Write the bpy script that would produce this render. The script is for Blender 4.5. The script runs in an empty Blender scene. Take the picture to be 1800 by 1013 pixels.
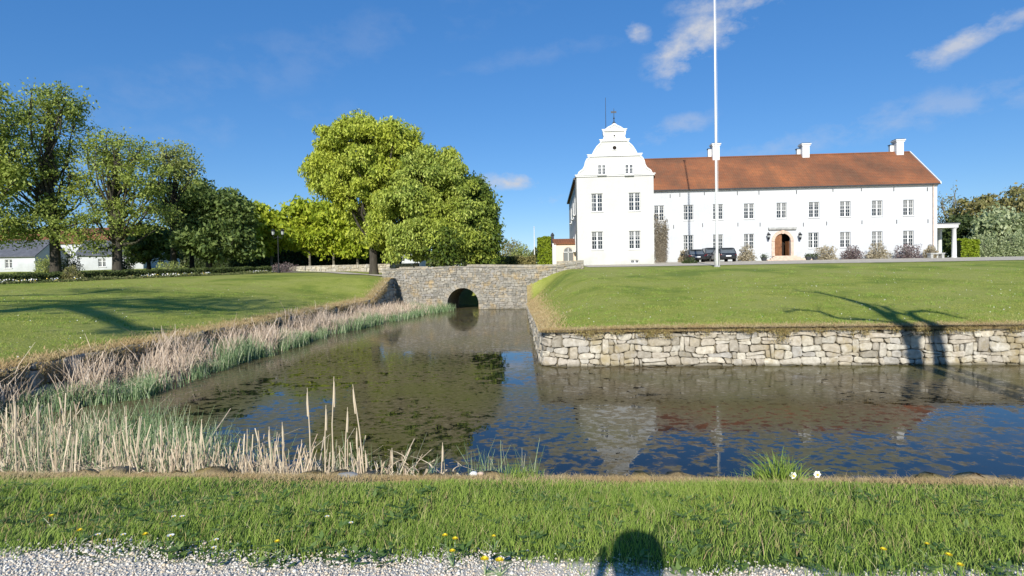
import bpy, math, random
import numpy as np
from mathutils import Vector, Matrix, Euler

# ------------------------------------------------------------------ scene, camera, sky, sun
S = bpy.context.scene
COL = S.collection
PI = math.pi
R = math.radians
CAM_Z = 2.8
cam_data = bpy.data.cameras.new('camera')
cam_data.sensor_width = 36.0
cam_data.lens = 20.0
cam_data.clip_start = 0.03
cam_data.clip_end = 6000
cam = bpy.data.objects.new('camera', cam_data)
COL.objects.link(cam)
RM = Matrix.Rotation(R(90 - 1.23), 3, 'X') @ Matrix.Rotation(R(-0.9), 3, 'Z')
cam.matrix_world = Matrix.Translation((0, 0, CAM_Z)) @ RM.to_4x4()
S.camera = cam
S.render.resolution_x, S.render.resolution_y = 1024, 576

def ray(px, py):
    return (RM @ Vector((px - 900.0, -(py - 506.5), -1000.0))).normalized()
def at(px, py, D):
    d = ray(px, py)
    return Vector((0, 0, CAM_Z)) + d * (D / d.y)
def atz(px, py, z):
    d = ray(px, py)
    return Vector((0, 0, CAM_Z)) + d * ((z - CAM_Z) / d.z)

SUN_DIR = ray(1112, 964)                      # direction in which the light travels
sun_el = math.asin(-SUN_DIR.z)
sun_az = math.atan2(-SUN_DIR.x, -SUN_DIR.y)
sl = bpy.data.lights.new('sun', 'SUN')
sl.energy = 4.9
sl.angle = R(0.5)
sl.color = (1.0, 0.955, 0.87)
so = bpy.data.objects.new('sun', sl)
so.rotation_euler = SUN_DIR.to_track_quat('-Z', 'Y').to_euler()
so.location = (-20, -60, 50)
COL.objects.link(so)

W = bpy.data.worlds.new('World')
S.world = W
W.use_nodes = True
def build_world():
    nt = W.node_tree; N = nt.nodes; L = nt.links
    N.clear()
    out = N.new('ShaderNodeOutputWorld'); bg = N.new('ShaderNodeBackground')
    sky = N.new('ShaderNodeTexSky'); sky.sky_type = 'NISHITA'
    sky.sun_disc = False; sky.sun_elevation = sun_el; sky.sun_rotation = sun_az
    sky.altitude = 50; sky.air_density = 1.0; sky.dust_density = 0.0; sky.ozone_density = 4.0
    hs = N.new('ShaderNodeHueSaturation'); hs.inputs['Saturation'].default_value = 1.14
    hs.inputs['Hue'].default_value = 0.501; hs.inputs['Value'].default_value = 1.0
    base = N.new('ShaderNodeMix'); base.data_type = 'RGBA'; base.inputs[0].default_value = .36
    base.inputs[7].default_value = (.95, 2.45, 6.0, 1)
    L.new(sky.outputs[0], base.inputs[6]); L.new(base.outputs[2], hs.inputs['Color'])
    bg.inputs['Strength'].default_value = 0.10
    tc = N.new('ShaderNodeTexCoord')
    def math_(op, a, b=None, clamp=False):
        m = N.new('ShaderNodeMath'); m.operation = op; m.use_clamp = clamp
        for i, v in enumerate((a, b)):
            if v is None: continue
            if isinstance(v, (int, float)): m.inputs[i].default_value = v
            else: L.new(v, m.inputs[i])
        return m.outputs[0]
    def dot(vec):
        m = N.new('ShaderNodeVectorMath'); m.operation = 'DOT_PRODUCT'
        L.new(tc.outputs['Generated'], m.inputs[0]); m.inputs[1].default_value = vec
        return m.outputs['Value']
    nz = N.new('ShaderNodeTexNoise'); nz.inputs['Scale'].default_value = 11; nz.inputs['Detail'].default_value = 9
    nz.inputs['Roughness'].default_value = 0.62
    mp = N.new('ShaderNodeMapping'); mp.inputs['Scale'].default_value = (1, 1, 1.7)
    L.new(tc.outputs['Generated'], mp.inputs[0]); L.new(mp.outputs[0], nz.inputs['Vector'])
    # each cloud: where it stands in the sky, half-length, half-height, tilt, density
    clouds = [(1232, 66, 108, 46, 32, 1.0), (1188, 102, 52, 48, 60, 1.0), (1285, 2, 105, 24, 8, .85), (1118, 56, 34, 20, -20, .8),
              (1172, 150, 14, 24, 80, .5), (1645, 98, 55, 24, 15, .7), (1700, 68, 75, 22, 28, .85), (1775, 40, 90, 15, 28, .7),
              (900, 318, 75, 22, 3, 1.0), (1180, 226, 90, 26, 15, .4), (975, 352, 45, 18, 0, .5),
              (480, 110, 520, 60, 14, .09), (1560, 210, 480, 34, 13, .30), (250, 250, 400, 40, 8, .10), (950, 95, 200, 22, 12, .12)]
    tot = None
    for px, py, a, b, tilt, dens in clouds:
        c = ray(px, py)
        t = R(tilt)
        e1 = (ray(px + 10 * math.cos(t), py - 10 * math.sin(t)) - c).normalized()
        e2 = e1.cross(c).normalized()
        u = math_('DIVIDE', math_('SUBTRACT', dot(e1), e1.dot(c)), a / 1000.0)
        v = math_('DIVIDE', math_('SUBTRACT', dot(e2), e2.dot(c)), b / 1000.0)
        r = math_('ADD', math_('MULTIPLY', u, u), math_('MULTIPLY', v, v))
        # only in front of the hemisphere of the cloud
        f = math_('SUBTRACT', 1.0, r, True)
        f = math_('MULTIPLY', f, math_('GREATER_THAN', dot(c), 0.5))
        k = math_('MULTIPLY', math_('ADD', math_('MULTIPLY', f, .9), math_('MULTIPLY', math_('SUBTRACT', nz.outputs[0], 0.60), 4.2)), 1.15, True)
        k = math_('MULTIPLY', math_('MULTIPLY', k, math_('POWER', f, .8)), dens)
        tot = k if tot is None else math_('MAXIMUM', tot, k)
    mix = N.new('ShaderNodeMix'); mix.data_type = 'RGBA'
    L.new(tot, mix.inputs[0]); L.new(hs.outputs[0], mix.inputs[6])
    mix.inputs[7].default_value = (4.9, 5.1, 5.6, 1)
    L.new(mix.outputs[2], bg.inputs['Color']); L.new(bg.outputs[0], out.inputs[0])
build_world()
vs = S.view_settings
vs.view_transform = 'Standard'; vs.look = 'None'; vs.exposure = 0.33; vs.gamma = 1.0; vs.use_curve_mapping = False
S.cycles.max_bounces = 6; S.cycles.diffuse_bounces = 2; S.cycles.glossy_bounces = 3; S.cycles.transmission_bounces = 2
S.cycles.use_adaptive_sampling = True

# ------------------------------------------------------------------ materials
def new_mat(name):
    m = bpy.data.materials.new(name); m.use_nodes = True
    nt = m.node_tree; nt.nodes.clear()
    return m, nt
def node(nt, t, **kw):
    n = nt.nodes.new(t)
    for k, v in kw.items(): setattr(n, k, v)
    return n
def ramp(nt, src, stops, interp='LINEAR'):
    r = node(nt, 'ShaderNodeValToRGB'); e = r.color_ramp.elements
    r.color_ramp.interpolation = interp
    while len(e) < len(stops): e.new(0.5)
    for i, (p, c) in enumerate(stops):
        e[i].position = p; e[i].color = (*c, 1) if len(c) == 3 else c
    nt.links.new(src, r.inputs[0]); return r.outputs[0]
def noise(nt, scale, detail=4, rough=.55, vec=None, mscale=None):
    n = node(nt, 'ShaderNodeTexNoise'); n.inputs['Scale'].default_value = scale
    n.inputs['Detail'].default_value = detail; n.inputs['Roughness'].default_value = rough
    tc = node(nt, 'ShaderNodeTexCoord')
    src = tc.outputs['Object'] if vec is None else vec
    if mscale:
        mp = node(nt, 'ShaderNodeMapping'); mp.inputs['Scale'].default_value = mscale
        nt.links.new(src, mp.inputs[0]); src = mp.outputs[0]
    nt.links.new(src, n.inputs['Vector'])
    return n.outputs[0]
def mixc(nt, f, a, b, mode='MIX'):
    m = node(nt, 'ShaderNodeMix', data_type='RGBA', blend_type=mode)
    for i, v in ((0, f), (6, a), (7, b)):
        if isinstance(v, (int, float)): m.inputs[i].default_value = v
        elif isinstance(v, tuple): m.inputs[i].default_value = (*v, 1)
        else: nt.links.new(v, m.inputs[i])
    return m.outputs[2]
def mth(nt, op, a, b=0.0, clamp=False):
    m = node(nt, 'ShaderNodeMath', operation=op, use_clamp=clamp)
    for i, v in enumerate((a, b)):
        if isinstance(v, (int, float)): m.inputs[i].default_value = v
        else: nt.links.new(v, m.inputs[i])
    return m.outputs[0]
def finish(nt, color, rough=.8, bump=None, bdist=.02, bstr=.6, spec=.3, trans=0.0, metal=0.0, ior=None):
    out = node(nt, 'ShaderNodeOutputMaterial'); p = node(nt, 'ShaderNodeBsdfPrincipled')
    if isinstance(color, tuple): p.inputs['Base Color'].default_value = (*color, 1)
    else: nt.links.new(color, p.inputs['Base Color'])
    if isinstance(rough, (int, float)): p.inputs['Roughness'].default_value = rough
    else: nt.links.new(rough, p.inputs['Roughness'])
    p.inputs['Specular IOR Level'].default_value = spec
    p.inputs['Metallic'].default_value = metal
    if ior: p.inputs['IOR'].default_value = ior
    if bump is not None:
        b = node(nt, 'ShaderNodeBump'); b.inputs['Distance'].default_value = bdist; b.inputs['Strength'].default_value = bstr
        nt.links.new(bump, b.inputs['Height']); nt.links.new(b.outputs[0], p.inputs['Normal'])
    if trans > 0:
        t = node(nt, 'ShaderNodeBsdfTranslucent'); mx = node(nt, 'ShaderNodeMixShader'); mx.inputs[0].default_value = trans
        if isinstance(color, tuple): t.inputs[0].default_value = (*color, 1)
        else: nt.links.new(color, t.inputs[0])
        nt.links.new(p.outputs[0], mx.inputs[1]); nt.links.new(t.outputs[0], mx.inputs[2]); nt.links.new(mx.outputs[0], out.inputs[0])
    else:
        nt.links.new(p.outputs[0], out.inputs[0])
    return p

def simple(name, col, rough=.7, var=.12, scale=3.0, bstr=.3, bdist=.01, spec=.3, metal=0.0):
    m, nt = new_mat(name)
    n = noise(nt, scale, 5)
    a = tuple(max(0, c * (1 - var)) for c in col); b = tuple(min(1, c * (1 + var)) for c in col)
    c = ramp(nt, n, [(.3, a), (.7, b)])
    finish(nt, c, rough, n, bdist, bstr, spec, 0, metal)
    return m
def island(name, stops, rough=.85, trans=0.0, big=None, bigamt=.35, bigscale=.35, spec=.2, bumpscale=None, bdist=.01, interp='LINEAR', moss=None, wet=False):
    """colour picked at random per blade / leaf / stone, drifting slowly from place to place"""
    m, nt = new_mat(name)
    g = node(nt, 'ShaderNodeNewGeometry')
    v = g.outputs['Random Per Island']
    c = ramp(nt, v, stops, interp)
    if big:
        f = ramp(nt, noise(nt, bigscale, 3), [(.38, (0, 0, 0)), (.62, (1, 1, 1))])
        f = mth(nt, 'MULTIPLY', f, bigamt)
        c = mixc(nt, f, c, big)
    b = None
    if bumpscale:
        b = noise(nt, bumpscale, 6, .65)
        c = mixc(nt, ramp(nt, b, [(.3, (0, 0, 0)), (.72, (1, 1, 1))]), mixc(nt, 1.0, c, (.55, .53, .5), 'MULTIPLY'), c)
    if moss:
        f = ramp(nt, noise(nt, 1.3, 5, .65), [(.52, (0, 0, 0)), (.66, (1, 1, 1))])
        c = mixc(nt, mth(nt, 'MULTIPLY', f, .6), c, moss)
    if wet:
        tc = node(nt, 'ShaderNodeTexCoord'); sx = node(nt, 'ShaderNodeSeparateXYZ'); nt.links.new(tc.outputs['Object'], sx.inputs[0])
        f = ramp(nt, mth(nt, 'ADD', sx.outputs[2], mth(nt, 'MULTIPLY', noise(nt, 2, 3), .12)), [(.07, (.8, .8, .8)), (.16, (0, 0, 0))])
        c = mixc(nt, f, c, (.09, .08, .05))
    finish(nt, c, rough, b, bdist, .8, spec, trans)
    return m

# ------------------------------------------------------------------ mesh helpers
def tag(o, label=None, cat=None, group=None, kind=None):
    if label: o['label'] = label
    if cat: o['category'] = cat
    if group: o['group'] = group
    if kind: o['kind'] = kind
    return o
def link(name, me, mat=None, parent=None):
    o = bpy.data.objects.new(name, me); COL.objects.link(o)
    if mat: me.materials.append(mat)
    if parent: o.parent = parent
    return o
def empty(name, loc=(0, 0, 0), rz=0.0):
    o = bpy.data.objects.new(name, None); COL.objects.link(o)
    o.empty_display_size = .2
    o.location = loc; o.rotation_euler = (0, 0, rz); return o
def arr_mesh(name, V, F, smooth=False):
    """V (n,3), F (m,k) with k = 3 or 4, all faces of one size"""
    V = np.asarray(V, np.float32); F = np.asarray(F, np.int32); k = F.shape[1]
    me = bpy.data.meshes.new(name)
    me.vertices.add(len(V)); me.vertices.foreach_set('co', V.ravel())
    me.loops.add(F.size); me.loops.foreach_set('vertex_index', F.ravel())
    me.polygons.add(len(F)); me.polygons.foreach_set('loop_start', np.arange(0, F.size, k, dtype=np.int32))
    me.polygons.foreach_set('loop_total', np.full(len(F), k, np.int32))
    if smooth: me.polygons.foreach_set('use_smooth', np.ones(len(F), bool))
    me.update(calc_edges=True); return me
def copy_tree(o, parent=None):
    c = o.copy(); COL.objects.link(c)
    if parent: c.parent = parent
    for ch in [x for x in bpy.data.objects if x.parent == o]: copy_tree(ch, c)
    return c

class MB:
    def __init__(s): s.v = []; s.f = []
    def add(s, vs, fs):
        n = len(s.v); s.v += [tuple(v) for v in vs]; s.f += [tuple(i + n for i in f) for f in fs]; return s
    def box(s, x0, x1, y0, y1, z0, z1):
        return s.add([(x0, y0, z0), (x1, y0, z0), (x1, y1, z0), (x0, y1, z0), (x0, y0, z1), (x1, y0, z1), (x1, y1, z1), (x0, y1, z1)],
                     [(0, 3, 2, 1), (4, 5, 6, 7), (0, 1, 5, 4), (1, 2, 6, 5), (2, 3, 7, 6), (3, 0, 4, 7)])
    def quad(s, a, b, c, d): return s.add([a, b, c, d], [(0, 1, 2, 3)])
    def prism(s, poly, y0, y1):
        """poly (x,z) counter-clockwise seen from -y, extruded along y"""
        n = len(poly)
        vs_ = [(x, y0, z) for x, z in poly] + [(x, y1, z) for x, z in poly]
        fs = [tuple(range(n)), tuple(reversed(range(n, 2 * n)))]
        fs += [(i, i + n, (i + 1) % n + n, (i + 1) % n) for i in range(n)]
        return s.add(vs_, fs)
    def prismz(s, poly, z0, z1):
        n = len(poly)
        vs_ = [(x, y, z0) for x, y in poly] + [(x, y, z1) for x, y in poly]
        fs = [tuple(reversed(range(n))), tuple(range(n, 2 * n))] + [(i, (i + 1) % n, (i + 1) % n + n, i + n) for i in range(n)]
        return s.add(vs_, fs)
    def tube(s, pts, rads, n=8, cap=True):
        pts = [Vector(p) for p in pts]; rings = []
        prev = Vector((1, 0, 0))
        for i, p in enumerate(pts):
            t = (pts[min(i + 1, len(pts) - 1)] - pts[max(i - 1, 0)]).normalized()
            a = prev - t * prev.dot(t)
            if a.length < 1e-3: a = Vector((0, 1, 0)) - t * t.y
            a.normalize(); b = t.cross(a); prev = a
            rings.append([p + (a * math.cos(2 * PI * k / n) + b * math.sin(2 * PI * k / n)) * rads[i] for k in range(n)])
        vs_ = [v for r in rings for v in r]; fs = []
        for i in range(len(rings) - 1):
            for k in range(n):
                fs.append((i * n + k, i * n + (k + 1) % n, (i + 1) * n + (k + 1) % n, (i + 1) * n + k))
        if cap:
            fs.append(tuple(reversed(range(n)))); fs.append(tuple((len(rings) - 1) * n + k for k in range(n)))
        return s.add(vs_, fs)
    def lathe(s, cx, cy, prof, n=16):
        vs_ = []; fs = []
        for r, z in prof: vs_ += [(cx + r * math.cos(2 * PI * k / n), cy + r * math.sin(2 * PI * k / n), z) for k in range(n)]
        for i in range(len(prof) - 1):
            for k in range(n): fs.append((i * n + k, i * n + (k + 1) % n, (i + 1) * n + (k + 1) % n, (i + 1) * n + k))
        fs.append(tuple(reversed(range(n)))); fs.append(tuple((len(prof) - 1) * n + k for k in range(n)))
        return s.add(vs_, fs)
    def build(s, name, mat, parent=None, smooth=False):
        me = bpy.data.meshes.new(name); me.from_pydata([tuple(v) for v in s.v], [], s.f); me.update()
        if smooth: me.polygons.foreach_set('use_smooth', np.ones(len(me.polygons), bool))
        return link(name, me, mat, parent)

rng = np.random.default_rng(7)
def blades(P, H, Wd, lean, seg=2, tipw=.12, kink=None):
    """grass blades / reeds: P (n,3) base, H height, Wd width, lean (n,2) sideways drift at the tip"""
    n = len(P); H = np.broadcast_to(H, n); Wd = np.broadcast_to(Wd, n)
    a = rng.uniform(-.9, .9, n); d = np.stack([np.cos(a), np.sin(a), np.zeros(n)], 1)
    V = []
    for i in range(seg + 1):
        t = i / seg
        c = P.copy(); c[:, :2] += lean * (t ** 1.8)[..., None] if hasattr(t, 'shape') else lean * (t ** 1.8)
        c[:, 2] += H * (t - .12 * t * t)
        w = Wd * ((1 - t) * (1 - tipw) + tipw) * .5
        V += [c - d * w[:, None], c + d * w[:, None]]
    V = np.stack(V, 1)
    k = 2 * (seg + 1)
    F = []
    base = np.arange(n) * k
    for i in range(seg): F.append(np.stack([base + 2 * i, base + 2 * i + 1, base + 2 * i + 3, base + 2 * i + 2], 1))
    return V.reshape(-1, 3), np.concatenate(F)
def leaf_quads(C, L, Wd, down=0.0, out=None):
    """rhombic leaves at centres C; 'down' pulls the long axis downwards"""
    n = len(C)
    a = rng.normal(size=(n, 3)); a[:, 2] -= down * 2.0
    if out is not None: a += out * .8
    a /= np.linalg.norm(a, axis=1)[:, None] + 1e-9
    b = rng.normal(size=(n, 3)); b -= a * (a * b).sum(1)[:, None]; b /= np.linalg.norm(b, axis=1)[:, None] + 1e-9
    L = np.broadcast_to(L, n)[:, None]; Wd = np.broadcast_to(Wd, n)[:, None]
    V = np.stack([C - a * L * .5, C + b * Wd * .5 + a * L * .08, C + a * L * .5, C - b * Wd * .5 + a * L * .08], 1)
    return V.reshape(-1, 3), np.arange(4 * n).reshape(n, 4)

# ------------------------------------------------------------------ the lie of the land
def smooth(t): t = np.clip(t, 0, 1); return t * t * (3 - 2 * t)
_tv = np.linspace(-10, 700, 7101)
_zp = np.interp(_tv, [-10, 0, 1, 10, 25, 31, 36, 47, 60, 700], [1.10, 1.11, 1.22, 1.95, 3.05, 3.36, 3.55, 4.0, 4.12, 4.3])
_k = np.exp(-np.linspace(-2, 2, 61) ** 2); _k /= _k.sum()
_zs = np.convolve(np.pad(_zp, 30, 'edge'), _k, 'valid')
def yn(x): return 5.78 - .065 * x                       # near bank edge
CX, CY = 0.85, 17.4                                      # corner of the castle island
def front_y(x): return CY - .07 * (x - CX)
def left_x(y): return CX + .013 * (y - CY)
def bank_x(y): return np.interp(y, [0, 12, 28, 47, 60], [-11.0, -11.2, -11.0, -9.9, -9.9])
def z_island(u, v):
    zp = np.interp(v, _tv, _zs)
    e = np.interp(v, [0, 6, 29, 31, 40], [1.09, .95, .35, 3.0, 3.5])
    e = np.minimum(e, zp)
    z = e + (zp - e) * smooth((u + .4) / 4.2) ** .8
    return z + .03 * np.sin(u * .5 + v * .31) * smooth(v / 3) * (v < 31)
def z_left(u, y):
    e = np.interp(y, [0, 25, 41, 46.5, 600], [.92, 1.0, 1.25, 2.75, 2.9])
    t = np.interp(y, [0, 20, 40, 60, 90, 150, 600], [2.2, 2.35, 2.85, 3.55, 4.9, 6.0, 7.0])
    sc = np.interp(y, [35, 50], [8.5, 5])
    z = e + (t - e) * (1 - np.exp(-u / sc))
    return z + .04 * np.sin(u * .6 + y * .35) * smooth(u / 3)
def z_near(x, y):
    w = yn(x) - y
    z = np.interp(w, [-1, 0, .25, .9, 2.4, 3.2, 200], [.7, .7, .82, .98, 1.16, 1.2, 1.2])
    return z + .02 * np.sin(x * 2.1 + w * 3) * np.clip(w, 0, 1)
def gz(x, y):
    x = np.asarray(x, float); y = np.asarray(y, float)
    xl = left_x(y); fy = front_y(x); bx = bank_x(y)
    r = np.where(y < 5, z_near(x, y), np.where(x < bx, z_left(bx - x, y), np.where((x > xl) & (y > fy), z_island(x - xl, y - fy), -.8)))
    r = np.where((y > 56) & (x >= bx) & (x <= xl), np.interp(y, [56, 60, 64, 90], [-.8, 2.2, 3.3, 4.2]), r)
    return r
def spaced(*segs):
    out = []
    for a, b, n in segs: out += list(np.linspace(a, b, n, endpoint=False))
    out.append(segs[-1][1]); return np.array(out)
def patch(name, A, B, X, Y, Z, mat, attr=None):
    """structured sheet; A, B grids of the parameters, X Y Z the positions"""
    m, n = X.shape
    V = np.stack([X, Y, Z], -1).reshape(-1, 3)
    i = np.arange((m - 1) * (n - 1)); r, c = i // (n - 1), i % (n - 1)
    F = np.stack([r * n + c, r * n + c + 1, (r + 1) * n + c + 1, (r + 1) * n + c], 1)
    me = arr_mesh(name, V, F, True)
    for nm, g in (('pu', A), ('pv', B)):
        at_ = me.attributes.new(nm, 'FLOAT', 'POINT'); at_.data.foreach_set('value', g.reshape(-1).astype(np.float32))
    o = link(name, me, mat); tag(o, kind='structure'); return o

def attr(nt, nm):
    a = node(nt, 'ShaderNodeAttribute', attribute_name=nm); return a.outputs['Fac']
def lawn_mat(name, edge_attr, edge2=None, w1=.5, w2=.8):
    m, nt = new_mat(name)
    n1 = noise(nt, .22, 5, .6); n2 = noise(nt, 1.1, 6, .7); n3 = noise(nt, 26, 4, .7, mscale=(1, .5, 1)); n4 = noise(nt, 7, 5, .7)
    c = ramp(nt, n2, [(.28, (.20, .24, .04)), (.5, (.29, .32, .055)), (.72, (.38, .39, .09))])
    c = mixc(nt, ramp(nt, n1, [(.45, (0, 0, 0)), (.6, (.75, .75, .75))]), c, (.36, .36, .10))
    c = mixc(nt, ramp(nt, n1, [(.36, (.7, .7, .7)), (.47, (0, 0, 0))]), c, (.12, .185, .03))
    c = mixc(nt, ramp(nt, n4, [(.55, (0, 0, 0)), (.75, (.55, .55, .55))]), c, (.40, .37, .13))
    c = mixc(nt, ramp(nt, n3, [(.3, (.75, .75, .75)), (.55, (0, 0, 0))]), c, (.10, .15, .022))
    dry = ramp(nt, n4, [(.3, (.2, .145, .06)), (.7, (.4, .31, .16))])
    for k, (ea, ww) in enumerate(((edge_attr, w1), (edge2, w2))):
        if not ea: continue
        d = mth(nt, 'ADD', attr(nt, ea), mth(nt, 'MULTIPLY', mth(nt, 'SUBTRACT', n4, .5), ww * 2.0))
        c = mixc(nt, ramp(nt, mth(nt, 'DIVIDE', d, ww * 2), [(.3, (.9, .9, .9)), (.62, (0, 0, 0))]), c, dry)
    b = mth(nt, 'ADD', n3, mth(nt, 'MULTIPLY', n4, 1.5))
    finish(nt, c, .9, b, .05, .55, .12)
    return m

def ground():
    # island
    u = spaced((0, 5, 22), (5, 40, 60), (40, 90, 25), (90, 900, 14)); v = spaced((0, 4, 22), (4, 50, 80), (50, 90, 20), (90, 1500, 18))
    A, B = np.meshgrid(u, v)
    X0 = A + CX; Y = front_y(X0) + B; X = left_x(Y) + A
    patch('lawn', A, B, X, Y, z_island(A, B), lawn_mat('lawn_grass', 'pv', 'pu', .34, .45))
    # left
    u = spaced((0, 4, 20), (4, 60, 70), (60, 150, 18), (150, 1200, 16)); y = spaced((3, 60, 130), (60, 110, 30), (110, 1500, 18))
    A, B = np.meshgrid(u, y)
    patch('lawn', A, B, bank_x(B) - A, B, z_left(A, B), lawn_mat('left_lawn_grass', 'pu', None, .5))
    # near bank with the gravel path
    x = spaced((-1200, -60, 12), (-60, -9, 20), (-9, 9, 150), (9, 60, 20), (60, 1200, 12)); w = spaced((-.02, .02, 1), (.02, 4, 60), (4, 30, 20), (30, 900, 12))
    A, B = np.meshgrid(x, w)
    Y = yn(A) - B
    m, nt = new_mat('bank_turf')
    pv = attr(nt, 'pv')
    n4 = noise(nt, 5, 5, .7); n5 = noise(nt, 60, 3, .7)
    soil = ramp(nt, n4, [(.3, (.04, .075, .012)), (.7, (.08, .12, .02))])
    dry = ramp(nt, n4, [(.3, (.22, .14, .06)), (.7, (.36, .26, .13))])
    grav = ramp(nt, n5, [(.35, (.40, .36, .29)), (.6, (.66, .61, .52))])
    jit = mth(nt, 'MULTIPLY', mth(nt, 'SUBTRACT', n4, .5), .6)
    d = mth(nt, 'ADD', pv, jit)
    c = mixc(nt, ramp(nt, d, [(.22, (1, 1, 1)), (.42, (0, 0, 0))]), soil, dry)
    d2 = mth(nt, 'DIVIDE', d, 4.0)
    c = mixc(nt, ramp(nt, d2, [(.64, (0, 0, 0)), (.67, (1, 1, 1))]), c, grav)
    finish(nt, c, .9, n5, .01, .8, .2)
    patch('ground', A, B, A, Y, z_near(A, Y), m)
    # beyond the far end of the moat arm
    y = spaced((56, 70, 20), (70, 110, 10), (110, 1500, 12)); t = np.linspace(0, 1, 9)
    A, B = np.meshgrid(t, y)
    X = bank_x(B) * (1 - A) + left_x(B) * A
    Z = z_left(np.zeros_like(B), B) * (1 - A) + z_island(A * 0, B - CY) * A
    patch('ground', A, B, X, B, np.where(B < 90, np.interp(B, [56, 60, 64, 90], [-.8, 2.2, 3.3, 4.2]), Z), bpy.data.materials['left_lawn_grass'])
    # bed of the moat
    g = MB(); g.quad((-14, -2, -.9), (300, -2, -.9), (300, 84, -.9), (-14, 84, -.9))
    tag(g.build('moat_bed', simple('mud', (.05, .04, .025))), kind='structure')
ground()

# water: still, murky, mats of last year's leaves and algae just under the surface
def water():
    m, nt = new_mat('moat_water')
    tc = node(nt, 'ShaderNodeTexCoord')
    sx = node(nt, 'ShaderNodeSeparateXYZ'); nt.links.new(tc.outputs['Object'], sx.inputs[0]); X, Y = sx.outputs[0], sx.outputs[1]
    nA = noise(nt, 3.4, 5, .62); nB = noise(nt, 1.1, 4, .55); nE = noise(nt, 6.5, 4, .6, mscale=(.8, 1.1, 1)); nC = noise(nt, .28, 3, .5); nD = noise(nt, 9, 4, .6)
    s = mth(nt, 'ADD', mth(nt, 'MULTIPLY', nA, .65), mth(nt, 'ADD', mth(nt, 'MULTIPLY', nB, .25), mth(nt, 'MULTIPLY', nC, .30)))      # mean .60
    s = mth(nt, 'ADD', s, mth(nt, 'MULTIPLY', ramp(nt, mth(nt, 'DIVIDE', Y, 20.0), [(.38, (0, 0, 0)), (.62, (1, 1, 1))]), .082))
    # pools of open water
    for cx, cy, rx, ry, k in ((-6.3, 13.2, 2.6, 4.0, .10), (-.3, 19, 1.3, 6.5, .13), (12.5, 9.6, 5.2, 3.4, .10), (7.0, 8.0, 2.0, .9, .04), (3.0, 8.2, 1.2, .6, .05), (-1.2, 9.5, 2.0, 1.6, .035), (-12, 8, 4, 4, .12)):
        dx = mth(nt, 'DIVIDE', mth(nt, 'SUBTRACT', X, cx), rx); dy = mth(nt, 'DIVIDE', mth(nt, 'SUBTRACT', Y, cy), ry)
        r2_ = mth(nt, 'ADD', mth(nt, 'MULTIPLY', dx, dx), mth(nt, 'MULTIPLY', dy, dy))
        s = mth(nt, 'SUBTRACT', s, mth(nt, 'MULTIPLY', mth(nt, 'SUBTRACT', 1.0, r2_, True), k))
    mat_f = mth(nt, 'MULTIPLY', ramp(nt, s, [(.572, (0, 0, 0)), (.612, (1, 1, 1))]), ramp(nt, mth(nt, 'ADD', nE, mth(nt, 'MULTIPLY', ramp(nt, mth(nt, 'ABSOLUTE', mth(nt, 'SUBTRACT', mth(nt, 'DIVIDE', Y, 20.0), .72)), [(.1, (1, 1, 1)), (.2, (0, 0, 0))]), .05)), [(.41, (.08, .08, .08)), (.48, (1, 1, 1))]))
    matc = ramp(nt, nD, [(.3, (.075, .058, .028)), (.5, (.13, .10, .052)), (.7, (.20, .158, .09))])
    matc = mixc(nt, ramp(nt, nC, [(.42, (0, 0, 0)), (.6, (.6, .6, .6))]), matc, (.11, .105, .032))
    c = mixc(nt, mat_f, (.007, .008, .008), matc)
    rip = noise(nt, 3.0, 2, .5)
    p = finish(nt, c, mth(nt, 'ADD', mth(nt, 'MULTIPLY', mat_f, .12), .008), rip, .0035, .3, .5, ior=1.333)
    nt.links.new(mth(nt, 'SUBTRACT', .5, mth(nt, 'MULTIPLY', mat_f, .47)), p.inputs['Specular IOR Level'])
    g = MB(); g.quad((-14, -1, 0), (300, -1, 0), (300, 84, 0), (-14, 84, 0))
    tag(g.build('water', m), kind='structure')
water()

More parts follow.
